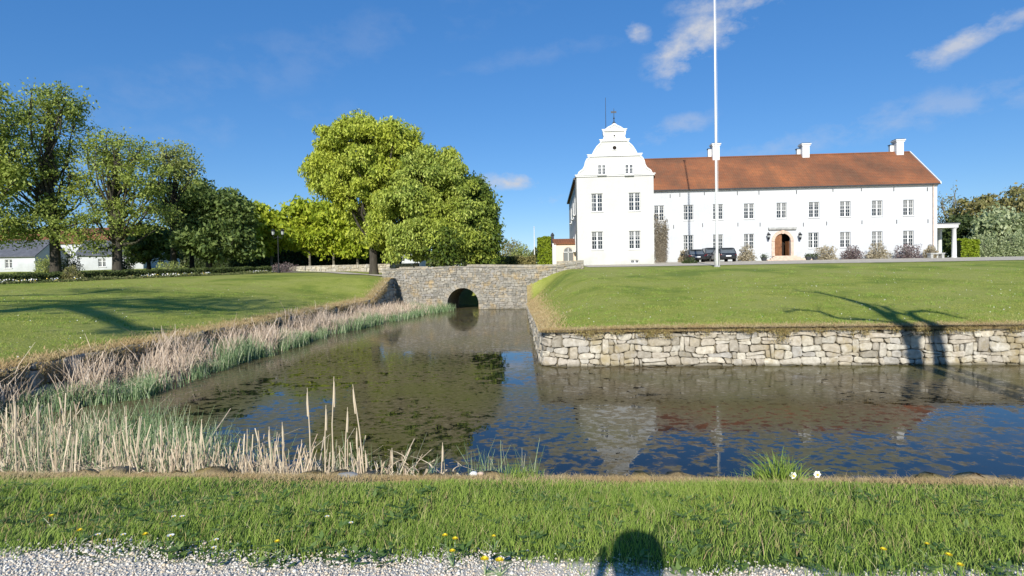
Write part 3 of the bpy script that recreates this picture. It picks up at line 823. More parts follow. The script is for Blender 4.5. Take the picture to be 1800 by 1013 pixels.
    zs = zc + .1
    m.add([(x0 - e, y0, zs - .12), (xm, y0, zr), (xr + e, y0, zs - .12), (x0 - e, D, zs - .12), (xm, D, zr), (xr + e, D, zs - .12),
           (x0 - e, y0, zs - .3), (xr + e, y0, zs - .3), (x0 - e, D, zs - .3), (xr + e, D, zs - .3)],
          [(0, 1, 4, 3), (1, 2, 5, 4), (0, 3, 8, 6), (2, 7, 9, 5), (6, 8, 9, 7), (3, 4, 5, 9, 8), (0, 6, 7, 2, 1)])
    m.build('tower_roof', M_tile, root)
    m = MB(); m.box(x0 - .3, x0 - .16, .35, D, zc - .2, zc - .02); m.box(x0 - .13, x0 - .03, .3, .4, .1, zc - .02); m.build('gutter', M_lead, root)
    # --- long wing
    xe = fac(1647.5, 400, WY)[0]; ze = fac(1400, 326, WY)[1]
    zu = fac(1374, 370, WY)[1]; zl = fac(1431, 422.5, WY)[1]
    up = [1158.5, 1210, 1262, 1316.5, 1374, 1431, 1486, 1542, 1597]; lo = [1210, 1262, 1316.5, 1430, 1486, 1542, 1597]
    W1, H1 = 1.16, 1.78
    ws = [(fac(p, 370, WY)[0], zu, W1, H1) for p in up] + [(fac(p, 422, WY)[0], zl, W1, H1) for p in lo]
    dx0, dx1 = fac(1361.5, 430, WY)[0], fac(1389.5, 430, WY)[0]; dz0 = fac(1375, 450, WY)[1]; dz1 = fac(1375, 410.5, WY)[1]; dm = (dx0 + dx1) / 2; dr = (dx1 - dx0) / 2
    holes = [(x - w / 2, x + w / 2, z - h / 2, z + h / 2) for x, z, w, h in ws] + [(dx0, dx1, dz0, dz1)]
    m = MB(); panel(m, xr + .02, xe, -1, ze, WY, holes, .28)
    m.quad((xe, WY, -1), (xe, D, -1), (xe, D, ze), (xe, WY, ze)); m.quad((xe, D, -1), (xr, D, -1), (xr, D, ze), (xe, D, ze))
    zr = fac(1400, 273.5, WY + 5.2)[1]; ym = WY + 5.2
    m.add([(xe - .001, WY, ze), (xe - .001, D, ze), (xe - .001, ym, zr - .1)], [(0, 1, 2)])
    # spandrels of the arched doorway
    n = 12; zsp = dz1 - dr
    for sg in (-1, 1):
        arc = [(dm + sg * dr * math.cos(PI / 2 * i / n), zsp + dr * math.sin(PI / 2 * i / n)) for i in range(n + 1)]
        for i in range(n):
            a, b = arc[i], arc[i + 1]
            q = [(a[0], WY, a[1]), (dm + sg * dr, WY, a[1] if i == 0 else a[1]), (dm + sg * dr, WY, b[1]), (b[0], WY, b[1])]
            m.quad(*q) if i else m.add([q[0], q[2], q[3]], [(0, 1, 2)])
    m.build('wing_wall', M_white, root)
    for x, z, w, h in ws: window(root, x, z, w, h, WY + .12)
    m = MB(); m.box(xr + .03, xe + .02, WY - .07, WY - .003, ze - .5, ze - .38); m.box(xr + .03, xe + .05, WY - .15, WY - .003, ze - .378, ze - .3); m.build('cornice', M_trim, root)
    # wing roof with thickness and a white verge
    e = .34
    xl = xr - 1.5
    m = MB(); a = (ze + .02)
    sl = (zr - a) / 5.2
    m.add([(xl, WY - e, a - sl * e + .1), (xe + .12, WY - e, a - sl * e + .1), (xe + .12, ym, zr), (xl, ym, zr), (xl, D + e, a - sl * e + .1), (xe + .12, D + e, a - sl * e + .1),
           (xl, WY - e, a - sl * e - .02), (xe + .12, WY - e, a - sl * e - .02), (xe + .12, ym, zr - .16), (xl, ym, zr - .16), (xl, D + e, a - sl * e - .02), (xe + .12, D + e, a - sl * e - .02)],
          [(0, 1, 2, 3), (3, 2, 5, 4), (6, 9, 8, 7), (9, 10, 11, 8), (0, 6, 7, 1), (4, 5, 11, 10), (1, 7, 8, 2), (2, 8, 11, 5), (0, 3, 9, 6), (3, 4, 10, 9)])
    m.build('wing_roof', M_tile, root)
    m = MB(); m.tube([(xl, ym, zr + .03), (xe + .1, ym, zr + .03)], [.11, .11], 8); m.build('ridge_tiles', M_tile, root)
    m = MB()
    for y1, y2 in ((WY - e, ym), (D + e, ym)):
        za = a - sl * e - .03
        m.add([(xe + .123, y1, za), (xe + .24, y1, za), (xe + .24, y2, zr - .12), (xe + .123, y2, zr - .12), (xe + .123, y1, za + .26), (xe + .24, y1, za + .26), (xe + .24, y2, zr + .14), (xe + .123, y2, zr + .14)],
              [(0, 3, 2, 1), (4, 5, 6, 7), (0, 1, 5, 4), (1, 2, 6, 5), (2, 3, 7, 6), (3, 0, 4, 7)])
    m.build('verge', M_trim, root)
    m = MB(); m.tube([(xr + .1, WY - e - .06, a - sl * e + .0), (xe + .1, WY - e - .06, a - sl * e + .0)], [.07, .07], 8); m.build('gutter', M_lead, root)
    m = MB(); m.tube([(xe - .5, WY - e, a - sl * e - .03), (xe - .5, WY - .1, a - .55), (xe - .5, WY - .1, .6)], [.05, .05, .05], 8); m.build('downpipe', M_sand, root)
    # chimneys
    for px in (1257, 1414, 1578.5):
        x, z = fac(px, 262, ym); zt = fac(px, 254 if px != 1578.5 else 247, ym)[1]
        m = MB(); m.box(x - .42, x + .42, ym - .45, ym + .45, zr - 1.1, zt - .3); m.box(x - .5, x + .5, ym - .53, ym + .53, zt - .298, zt - .14); m.box(x - .58, x + .58, ym - .61, ym + .61, zt - .138, zt)
        m.box(x - .8, x - .423, ym + .2, ym + .6, zr - .6, zt - .55)
        ch = m.build('chimney', M_trim, root)
        m = MB(); m.box(x - .5, x + .5, ym - .5, ym + .5, zt + .003, zt + .09); m.box(x - .86, x - .46, ym + .15, ym + .65, zt - .547, zt - .45); m.build('chimney_cap', M_lead, ch)
    # wall anchors, irregular little black irons
    for px, py in ((1178, 345), (1195, 343), (1238, 340), (1296, 340), (1334, 339), (1400, 338), (1464, 334), (1514, 333), (1571, 333), (1184, 399), (1235, 396), (1297, 395), (1336, 395), (1412, 395), (1453, 393), (1515, 391), (1576, 390), (1631, 389), (1630, 333)):
        x, z = fac(px, py, WY); m = MB(); m.box(x - .035, x + .035, WY - .04, WY - .004, z - .22, z + .22); m.build('wall_anchor', M_lead, root)
    # doorway
    m = MB(); n = 14; q = dr + .34
    for i in range(n):
        a_, b_ = PI * (i + .02) / n, PI * (i + .98) / n
        m.prism([(dm + dr * math.cos(a_), zsp + dr * math.sin(a_)), (dm + q * math.cos(a_), zsp + q * math.sin(a_)), (dm + q * math.cos(b_), zsp + q * math.sin(b_)), (dm + dr * math.cos(b_), zsp + dr * math.sin(b_))], WY - .09, WY - .003)
    for sg in (-1, 1):
        a_, b_ = sorted((dm + sg * dr, dm + sg * q)); zz0 = dz0
        while zz0 < zsp - .05:
            zz1 = min(zz0 + .42, zsp); m.box(a_, b_, WY - .09, WY - .003, zz0, zz1 - .012); zz0 = zz1
    m.prism([(dm - .12, dz1 - .05), (dm + .12, dz1 - .05), (dm + .17, dz1 + .5), (dm - .17, dz1 + .5)], WY - .14, WY - .092)
    m.build('door_surround', M_sand, root)
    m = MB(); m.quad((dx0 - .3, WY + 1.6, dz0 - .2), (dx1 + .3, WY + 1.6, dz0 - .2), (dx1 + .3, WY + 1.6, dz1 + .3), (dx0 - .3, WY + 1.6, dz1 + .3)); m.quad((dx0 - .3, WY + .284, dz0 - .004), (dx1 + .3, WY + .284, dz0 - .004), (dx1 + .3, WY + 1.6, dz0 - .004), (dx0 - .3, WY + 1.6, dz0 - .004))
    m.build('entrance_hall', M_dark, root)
    # left leaf shut, right leaf swung inwards
    def leaf(a_, b_, y0_, y1_, nm):
        m = MB(); pts_ = [(a_, dz0 + .01)]; pts_.append((b_, dz0 + .01))
        for i in range(9):
            x = b_ + (a_ - b_) * i / 8; pts_.append((x, zsp + math.sqrt(max(.0001, dr * dr - (x - dm) ** 2)) - .02))
        m.prism(pts_, y0_, y1_); o = m.build('door', M_wood, root)
        p = MB()
        for zz_ in (.25, 1.0):
            p.box(a_ + .15, b_ - .12, y0_ - .03, y0_ - .003, dz0 + zz_, dz0 + zz_ + .6)
        p.build('door_panel', M_wood, o); h = MB(); h.lathe(b_ - .07, 0, [(.03, 0), (.03, .02)], 8)
        h = MB(); h.tube([(b_ - .07, y0_ - .07, dz0 + 1.0), (b_ - .07, y0_ - .07, dz0 + 1.18)], [.018, .018], 6); h.build('handle', M_iron, o)
    leaf(dx0 + .01, dm - .02, WY + .16, WY + .22, 'door')
    m = MB(); m.prismz([(dx1 - .1, WY + .2), (dx1 - .04, WY + .2), (dx1 - .14, WY + 1.0), (dx1 - .2, WY + 1.0)], dz0 + .01, zsp); m.build('door', M_wood, root)
    m = MB(); z = fac(1375, 401.5, WY)[1]; xa, xb = fac(1350, 401, WY)[0], fac(1399, 401, WY)[0]; m.box(xa, xb, WY - .3, WY - .003, z - .13, z + .1); m.box(xa + .06, xb - .06, WY - .22, WY - .003, z - .2, z - .133); m.build('door_hood', M_grey, root)
    m = MB()
    for i in range(3):
        z1 = dz0 - .005 - .15 * i; ww = 1.25 + .32 * i; m.box(dm - ww, dm + ww, WY - .5 - .34 * (i + 1), WY - .092 if i == 0 else WY - .5 - .34 * i, z1 - .5, z1)
    m.box(dm - 2.6, dm + 2.6, WY - 2.4, WY - 1.524, dz0 - 1.2, dz0 - .46)
    m.build('door_steps', M_sand, root)
    for px in (1349, 1404):
        x, z = fac(px, 416, WY); y = WY - .42
        m = MB(); m.lathe(x, y, [(.03, z - .42), (.1, z - .36), (.12, z - .3), (.2, z + .12), (.26, z + .14), (.16, z + .27), (.05, z + .36), (.02, z + .46)], 6)
        m.tube([(x, WY - .003, z + .1), (x, WY - .1, z + .42), (x, y, z + .48)], [.03, .03, .02], 6)
        lm = m.build('wall_lantern', M_iron, root)
        g = MB(); g.lathe(x, y, [(.115, z - .27), (.19, z + .1)], 6)
        # the glass stands a few millimetres proud of the cage
        for i in range(len(g.v)): vx, vy, vz = g.v[i]; g.v[i] = (x + (vx - x) * 1.06, y + (vy - y) * 1.06, vz)
        g.build('lantern_glass', simple('lantern_glass', (.35, .37, .36), .15), lm)
    # portico at the far end
    xa, zt = fac(1651, 392.5, WY); xb = fac(1687, 392.5, WY)[0]; zt2 = fac(1670, 400, WY)[1]
    m = MB(); m.box(xe + .02, xb, WY + .2, WY + 3.4, zt2, zt - .17); m.box(xe + .02, xb + .1, WY + .1, WY + 3.5, zt - .168, zt - .08); pf = m.build('portico_beam', M_trim, root)
    m = MB(); m.box(xe + .02, xb + .14, WY + .06, WY + 3.54, zt - .077, zt + .04); m.build('portico_roof', M_lead, root)
    xc = fac(1677, 430, WY + .6)[0]
    for yy in (WY + .6, WY + 3.0):
        m = MB(); m.lathe(xc, yy, [(.34, .3), (.34, .62), (.29, .64), (.29, .78), (.25, .82), (.255, 1.6), (.215, zt2 - .2), (.27, zt2 - .16), (.27, zt2 - .09), (.3, zt2 - .085), (.3, zt2 - .003)], 16)
        m.build('column', M_trim, root, True)
    m = MB(); m.box(xe + .02, xe + .16, WY + .3, WY + .9, 0, zt2 - .003); m.build('pilaster', M_trim, root)
    # low plinth band
    m = MB(); m.box(xr + .03, dx0 - .37, WY - .05, WY - .003, -1, .95); m.box(dx1 + .37, xe + .03, WY - .05, WY - .003, -1, .95); m.build('plinth', M_white, root)
    return O, yaw, WY, fac, xr, xe
CAST = castle()

def gatehouse():
    y0 = 61.5; a = at(976, 465, y0); b = at(1017, 465, y0); e = at(990, 427.5, y0).z; r = at(990, 420, y0 + 2.2).z
    root = empty('gatehouse', (a.x, y0, 3.3)); tag(root, 'little peach gatehouse with red tile roof and arched window left of the tower', 'gatehouse')
    w = b.x - a.x + .6; e -= 3.3; r -= 3.3; d = 4.4
    wx = at(999, 440, y0).x - a.x; r0 = .55; zb = at(999, 460, y0).z - 3.3; zt = at(999, 434.5, y0).z - 3.3; zs = zt - r0
    m = MB(); panel(m, 0, w, -1, e, 0, [(wx - r0, wx + r0, zb, zt)])
    n = 10
    for sg in (-1, 1):
        for i in range(n):
            p, q = [(wx + sg * r0 * math.cos(PI / 2 * k / n), zs + r0 * math.sin(PI / 2 * k / n)) for k in (i, i + 1)]
            m.add([(p[0], 0, p[1]), (wx + sg * r0, 0, p[1] + 1e-4), (wx + sg * r0, 0, q[1]), (q[0], 0, q[1])], [(0, 1, 2, 3)])
    m.quad((0, d, -1), (0, 0, -1), (0, 0, e), (0, d, e)); m.quad((w, 0, -1), (w, d, -1), (w, d, e), (w, 0, e)); m.quad((w, d, -1), (0, d, -1), (0, d, e), (w, d, e))
    m.add([(0, 0, e), (0, d, e), (0, d / 2, r)], [(0, 2, 1)])
    m.build('wall', plaster('peach_limewash', (.78, .62, .48)), root)
    m = MB(); m.add([(-.15, -.2, e - .05), (w, -.2, e - .05), (w, d / 2, r), (-.15, d / 2, r), (-.15, d + .2, e - .05), (w, d + .2, e - .05), (-.15, -.2, e - .15), (w, -.2, e - .15), (w, d / 2, r - .12), (-.15, d / 2, r - .12), (-.15, d + .2, e - .15), (w, d + .2, e - .15)],
        [(0, 1, 2, 3), (3, 2, 5, 4), (0, 6, 7, 1), (0, 3, 9, 6), (3, 4, 10, 9), (6, 9, 8, 7), (9, 10, 11, 8), (4, 5, 11, 10)])
    m.build('roof', M_tile, root)
    m = MB(); m.box(-.28, .12, -.12, .3, -1, e - .02); m.build('corner_pier', M_trim, root)
    m = MB(); m.box(wx - .035, wx + .035, .1, .16, zb, zt); m.box(wx - r0, wx + r0, .1, .155, zs - .04, zs + .04)
    for k in range(9):
        a_, b_ = PI * k / 9, PI * (k + 1) / 9; q = r0 - .08
        m.prism([(wx + q * math.cos(a_), zs + q * math.sin(a_)), (wx + r0 * math.cos(a_), zs + r0 * math.sin(a_)), (wx + r0 * math.cos(b_), zs + r0 * math.sin(b_)), (wx + q * math.cos(b_), zs + q * math.sin(b_))], .09, .17)
    wn = m.build('window', M_frame, root); m = MB(); m.quad((wx - r0, .18, zb), (wx + r0, .18, zb), (wx + r0, .18, zt), (wx - r0, .18, zt)); m.build('pane', M_glass, wn)
    m = MB(); m.lathe(-.1, d / 2, [(.16, e), (.16, r + .35), (.24, r + .4), (.05, r + .7)], 8); m.build('finial', M_lead, root)
gatehouse()

# white farm buildings behind the left trees
def barn(name, label, px0, px1, D, zbase, eave, ridge, depth, wallm, roofm, wins=(), skew=0.0):
    a = at(px0, 470, D); b = at(px1, 470, D + skew); w = math.hypot(b.x - a.x, b.y - a.y)
    root = empty(name, (a.x, a.y, zbase), math.atan2(b.y - a.y, b.x - a.x)); tag(root, label, 'building')
    m = MB(); hs_ = [(x - .5, x + .5, z - .6, z + .6) for x, z in wins]
    panel(m, 0, w, -2, eave, 0, hs_)
    m.add([(0, 0, -2), (0, depth, -2), (0, depth, eave), (0, depth / 2, ridge - .1), (0, 0, eave)], [(0, 4, 3, 2, 1)])
    m.add([(w, 0, -2), (w, depth, -2), (w, depth, eave), (w, depth / 2, ridge - .1), (w, 0, eave)], [(0, 1, 2, 3, 4)])
    m.quad((w, depth, -2), (0, depth, -2), (0, depth, eave), (w, depth, eave)); m.build('wall', wallm, root)
    m = MB(); o = .35; sl = (ridge - eave) / (depth / 2)
    za = eave - sl * o
    m.add([(-.3, -o, za + .1), (w + .3, -o, za + .1), (w + .3, depth / 2, ridge), (-.3, depth / 2, ridge), (-.3, depth + o, za + .1), (w + .3, depth + o, za + .1),
           (-.3, -o, za - .02), (w + .3, -o, za - .02), (w + .3, depth / 2, ridge - .14), (-.3, depth / 2, ridge - .14), (-.3, depth + o, za - .02), (w + .3, depth + o, za - .02)],
          [(0, 1, 2, 3), (3, 2, 5, 4), (6, 9, 8, 7), (9, 10, 11, 8), (0, 6, 7, 1), (4, 5, 11, 10), (1, 7, 8, 2), (2, 8, 11, 5), (0, 3, 9, 6), (3, 4, 10, 9)])
    m.build('roof', roofm, root)
    for x, z in wins: window(root, x, z, 1.0, 1.2, .1, 3)
    return root
M_slate = simple('grey_slate', (.10, .105, .12), .7, .25, 2, .6)
barn('farm_building', 'long white farm building under a red tiled roof behind the tall trees', -260, 262, 96, 4.6, 5.0, 7.8, 9, M_white, M_tile, [(20 + 4.2 * k, 3.0) for k in range(7)])
barn('outbuilding', 'low white outbuilding with grey slate roof at the far left', -60, 62, 80, 4.2, 2.6, 4.9, 6, M_white, M_slate, [(6, 1.4)])
barn('outbuilding', 'low white outbuilding with dark slate roof between the two big left trees', 136, 252, 84, 4.3, 2.7, 4.9, 6, M_white, M_slate, [(3.2, 1.4), (7, 1.4)], 2)
barn('farm_building', 'small brick-red and white farm house seen under the chestnut row', 680, 738, 100, 4.3, 3.4, 6.4, 7, M_white, M_tile, [(2.5, 1.9)])

# ------------------------------------------------------------------ trees and shrubs
def bark(name, col):
    m, nt = new_mat(name); n = noise(nt, 5, 6, .7, mscale=(1, 1, .22)); n2 = noise(nt, .8, 3)
    c = ramp(nt, n, [(.3, tuple(x * .45 for x in col)), (.7, col)])
    c = mixc(nt, mth(nt, 'MULTIPLY', ramp(nt, n2, [(.5, (0, 0, 0)), (.7, (1, 1, 1))]), .4), c, (.10, .11, .05))
    finish(nt, c, .95, n, .06, .9, .1); return m
M_bark = bark('dark_bark', (.085, .075, .06)); M_bark2 = bark('grey_bark', (.22, .20, .16))
def foliage(name, a, b, c, trans=.35, big=None):
    return island(name, [(0, a), (.5, b), (1, c)], .6, trans, big, .5, .25, .35)
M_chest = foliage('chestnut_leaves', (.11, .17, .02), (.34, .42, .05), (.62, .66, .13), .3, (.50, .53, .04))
M_chest2 = foliage('chestnut_leaves_darker', (.08, .13, .02), (.26, .34, .05), (.55, .60, .14), .27, (.42, .47, .05))  # darker mix of the same leaves, for the broad tree
M_chest_shade = foliage('chestnut_leaves_shade', (.05, .09, .012), (.10, .15, .018), (.18, .23, .03), .3)  # chestnut leaves with the crown's shade painted into their colour
M_lime = foliage('yellow_green_leaves', (.22, .30, .02), (.38, .46, .035), (.54, .58, .06), .38)
M_elm = foliage('sparse_spring_leaves', (.12, .18, .04), (.28, .35, .075), (.46, .52, .14), .45, (.42, .48, .08))
M_elml = foliage('pale_spring_leaves', (.20, .25, .07), (.33, .38, .11), (.46, .49, .17), .42)
M_darkl = foliage('dark_green_leaves', (.03, .05, .014), (.05, .08, .02), (.09, .12, .03), .25)
M_copper = foliage('copper_beech_leaves', (.06, .10, .025), (.13, .19, .045), (.22, .28, .075), .32)
M_olive = foliage('olive_brown_leaves', (.13, .15, .045), (.25, .25, .08), (.38, .34, .14), .35, (.32, .25, .10))
M_willow = foliage('grey_green_leaves', (.22, .27, .12), (.38, .44, .22), (.56, .60, .36), .4)
M_hedge = foliage('hedge_leaves', (.04, .06, .015), (.07, .10, .022), (.13, .16, .035), .2)
M_bright = foliage('bright_hedge_leaves', (.17, .24, .012), (.26, .34, .02), (.33, .40, .03), .35)
M_purple = foliage('purple_twigs', (.10, .07, .07), (.18, .13, .13), (.27, .22, .20), .15)
M_tan = foliage('dry_twigs', (.25, .20, .12), (.36, .31, .20), (.46, .40, .28), .15)

def tree(name, label, cat, base, r0, fork, blobs, nclump, per, lsize, mat, limbs=24, down=.3, bk=None, crad=.95, group=None, seed=1, shell=.5, aspect=.5, lean=(0, 0), trunks=1, twigs=0):
    """blobs: list of (centre, (rx, ry, rz)) in world space; leaves gather in clumps inside them"""
    rg = np.random.default_rng(seed); rd = random.Random(seed)
    base = Vector(base); root = empty(name, base); tag(root, label, cat, group)
    vol = np.array([b[1][0] * b[1][1] * b[1][2] for b in blobs]) ** .72; pick = rg.choice(len(blobs), nclump, p=vol / vol.sum())
    d = rg.normal(size=(nclump, 3)); d /= np.linalg.norm(d, axis=1)[:, None]
    rr = shell + (1 - shell) * rg.random(nclump) ** .6
    C = np.array([np.array(blobs[k][0]) for k in pick]) - np.array(base); Rv = np.array([blobs[k][1] for k in pick])
    C = C + d * rr[:, None] * Rv
    cr = crad * rg.uniform(.6, 1.3, nclump)
    # leaves
    idx = np.repeat(np.arange(nclump), (per * rg.uniform(.4, 1.5, nclump)).astype(int)); n = len(idx)
    o = rg.normal(size=(n, 3)); o /= np.linalg.norm(o, axis=1)[:, None]; o *= (rg.random(n) ** .5)[:, None]
    o[:, 2] *= .72
    P = C[idx] + o * cr[idx][:, None]
    P[:, 2] -= .12 * cr[idx] * (o[:, 0] ** 2 + o[:, 1] ** 2)
    L = lsize * rg.uniform(.45, 1.6, n)
    V, F = leaf_quads(P, L, L * aspect, down, o)
    link('crown', arr_mesh('crown', V, F), mat, root)
    # trunk and limbs, one continuous growth
    m = MB(); top = Vector((lean[0], lean[1], fork))
    cc = Vector(np.mean([np.array(b[0]) for b in blobs], 0)) - base; zmax = max(b[0][2] + b[1][2] * .6 for b in blobs) - base.z
    roots = [(0, 0)] if trunks == 1 else [(-.28 * r0, 0), (.4 * r0, .2 * r0)][:trunks]
    m.tube([(0, 0, -.3), (0, 0, .15), (lean[0] * .1, lean[1] * .1, .7), (lean[0] * .5, lean[1] * .5, fork * .5), (top.x, top.y, fork)], [r0 * 1.35, r0 * 1.12, r0 * .95, r0 * .86, r0 * .8], 12)
    leader = [top - Vector((0, 0, .3))]
    for k in range(1, 6):
        t = k / 5; leader.append(Vector((top.x + (cc.x - top.x) * t * .7 + rd.uniform(-.3, .3), top.y + (cc.y - top.y) * t * .7 + rd.uniform(-.3, .3), fork + (zmax - fork) * t)))
    m.tube(leader, [r0 * .8 * (1 - .18 * k) for k in range(6)], 8)
    def curve(p, q, ra, rb, n=5, sag=.12, sides=6):
        pts = []; l = (q - p).length
        off = Vector((rd.uniform(-1, 1), rd.uniform(-1, 1), rd.uniform(-.3, .3))) * l * .07
        for k in range(n + 1):
            t = k / n; w = p.lerp(q, t); w = w + Vector((0, 0, -1)) * (math.sin(PI * t) * l * sag) + off * math.sin(PI * t * 2)
            pts.append(w)
        m.tube(pts, [ra + (rb - ra) * k / n for k in range(n + 1)], sides, False); return pts
    ch = list(range(nclump)); rd.shuffle(ch)
    main = ch[:limbs]; tips = []
    for i in main:
        q = Vector(C[i]); t = rd.uniform(.0, .75); h = min(max(q.z - 2, fork * .9), zmax) * t + fork * (1 - t) * .97
        f = min(max((h - fork) / max(zmax - fork, 1), 0), 1); k = f * 5; k0 = int(min(k, 4)); p = leader[k0].lerp(leader[k0 + 1], k - k0)
        pts = curve(p, q, r0 * rd.uniform(.22, .42), r0 * .05 + .015, 6, rd.uniform(.02, .14)); tips.append(pts)
    for i in ch[limbs:limbs + int(limbs * 2.2) + twigs]:
        q = Vector(C[i]); best = min(((w - q).length, j, e) for j, pts in enumerate(tips) for e, w in enumerate(pts[1:-1], 1)) if tips else None
        if best: curve(tips[best[1]][best[2]], q, r0 * .1 + .012, .012, 4, .03, 5)
    m.build('trunk', bk or M_bark, root, True)
    return root
def pb(px, py, D, rx, rz, ry=None):
    """crown blob given by where it stands: bearing, distance, half-width and half-height"""
    p = at(px, py, D); k = D / 1000; return ((p.x, p.y, p.z), (rx * k, (ry if ry is not None else rx) * k, rz * k))
def foot(px, D):
    p = at(px, 480, D); return (p.x, D, float(gz(p.x, D)))

# the two big chestnuts
tree('chestnut_tree', 'tallest chestnut tree with bright green drooping leaves, left of the bridge', 'tree', foot(657, 58), .46, 3.6,
     [pb(640, 262, 58, 84, 56, 70), pb(590, 305, 58, 50, 45), pb(688, 262, 58, 48, 48), pb(636, 330, 58, 62, 48), pb(694, 330, 58, 58, 55), pb(690, 402, 57, 45, 38), pb(640, 395, 60, 28, 35)],
     430, 340, .29, M_chest, 34, .8, crad=1.05, seed=11, shell=.5, aspect=.42)
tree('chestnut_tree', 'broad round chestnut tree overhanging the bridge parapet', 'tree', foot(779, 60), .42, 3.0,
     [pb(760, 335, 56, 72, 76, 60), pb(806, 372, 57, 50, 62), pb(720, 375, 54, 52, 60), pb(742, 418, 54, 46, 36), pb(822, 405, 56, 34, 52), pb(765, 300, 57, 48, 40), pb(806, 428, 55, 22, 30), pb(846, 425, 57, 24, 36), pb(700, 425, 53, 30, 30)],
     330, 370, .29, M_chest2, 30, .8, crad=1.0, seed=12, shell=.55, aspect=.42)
tree('chestnut_tree', 'added dark-leaved chestnut tree standing in for shade on the right flank of the broad one', 'tree', foot(846, 59), .38, 2.6,
     [pb(846, 392, 58, 24, 58), pb(853, 430, 57, 19, 32), pb(782, 430, 52.6, 18, 32, 8), pb(834, 345, 60, 24, 30)], 240, 150, .30, M_chest_shade, 14, .6, crad=1.3, seed=13, shell=.3)  # added tree: dark leaves paint the shaded flank and the gap under the crown
# clipped row by the garden wall
for i, (px, cx, py, rx, rz, lab) in enumerate(((478, 452, 402, 34, 48, 'first small yellow-green tree of the row, beside the dark copper beech'), (545, 530, 398, 38, 46, 'second small yellow-green tree of the row, just right of the lamp post'),
                                               (587, 572, 398, 36, 46, 'third small yellow-green tree of the row, over the pale garden wall'), (629, 622, 402, 34, 44, 'fourth small yellow-green tree of the row, next to the big chestnut trunk'))):
    D = 74 + i * .5
    tree('lime_tree', lab, 'tree', foot(px, D), .17, 2.4, [pb(cx, py + 3, D, rx + 5, rz + 2), pb(cx + 8, py - 18, D, rx * .7, rz * .6), pb(cx - 12, py + 16, D, rx * .8, rz * .6), pb(cx + 14, py + 18, D, rx * .7, rz * .55)], 150, 62, .52, M_lime, 10, .55,
         M_bark2, 1.2, 'small yellow-green trees in a row', 20 + i, .4)
# the tall, thin-leaved park trees on the left
tree('elm_tree', 'tallest sparse-leaved tree with one straight trunk, left of the lawn', 'tree', foot(98, 54), .48, 5.0,
     [pb(92, 215, 54, 64, 62), pb(60, 290, 54, 60, 55), pb(125, 330, 55, 38, 70), pb(70, 385, 53, 52, 45), pb(120, 410, 53, 32, 34), pb(110, 180, 54, 38, 32), pb(30, 400, 52, 40, 34)],
     350, 62, .23, M_elm, 50, .35, crad=1.1, seed=31, shell=.2, twigs=110)
tree('elm_tree', 'forked park tree with several steep bare limbs, second from the left', 'tree', foot(207, 56), .50, 3.4,
     [pb(205, 268, 56, 52, 36), pb(240, 310, 56, 58, 44), pb(180, 330, 56, 38, 58), pb(262, 370, 57, 40, 40), pb(200, 380, 55, 45, 34), pb(176, 422, 55, 26, 26)],
     310, 54, .23, M_elm, 46, .3, crad=1.05, seed=32, shell=.3, trunks=1, twigs=110)
tree('elm_tree', 'thin pale-leaved tree with a wispy crown right of the forked tree', 'tree', foot(306, 62), .34, 5.5,
     [pb(300, 285, 62, 44, 40), pb(325, 300, 62, 26, 36), pb(280, 350, 62, 30, 36), pb(316, 380, 62, 24, 30)],
     200, 38, .26, M_elml, 32, .3, crad=1.05, seed=33, shell=.25, twigs=80)
tree('elm_tree', 'cropped park tree whose crown fills the upper left edge', 'tree', foot(-38, 50), .55, 5.0,
     [pb(-25, 200, 50, 62, 62), pb(-10, 300, 50, 55, 60), pb(10, 265, 50, 34, 40), pb(-15, 400, 50, 40, 36)], 240, 56, .28, M_elm, 34, .35, crad=1.1, seed=34, shell=.25, twigs=40)
tree('beech_tree', 'dark rounded copper beech between the thin trees and the yellow-green row', 'tree', foot(368, 64), .36, 2.0,
     [pb(372, 365, 64, 44, 40), pb(345, 395, 64, 36, 45), pb(408, 395, 64, 38, 52), pb(372, 425, 63, 62, 30), pb(425, 430, 64, 24, 30)], 330, 80, .42, M_copper, 20, .3, crad=1.15, seed=35, shell=.3)
tree('elm_tree', 'fresh green tree filling the gap between the wispy tree and the dark beech', 'tree', foot(338, 72), .3, 3.0,
     [pb(335, 350, 72, 34, 40), pb(352, 400, 72, 34, 34), pb(318, 400, 72, 28, 36)], 200, 60, .34, M_elm, 20, .3, crad=1.2, seed=38, shell=.3)
tree('beech_tree', 'low dark reddish tree in front of the white farm buildings', 'tree', foot(262, 68), .25, 1.6,
     [pb(262, 425, 68, 32, 30), pb(290, 435, 68, 30, 26), pb(240, 440, 68, 22, 20)], 110, 60, .42, M_copper, 12, .3, crad=1.0, seed=36, shell=.3)
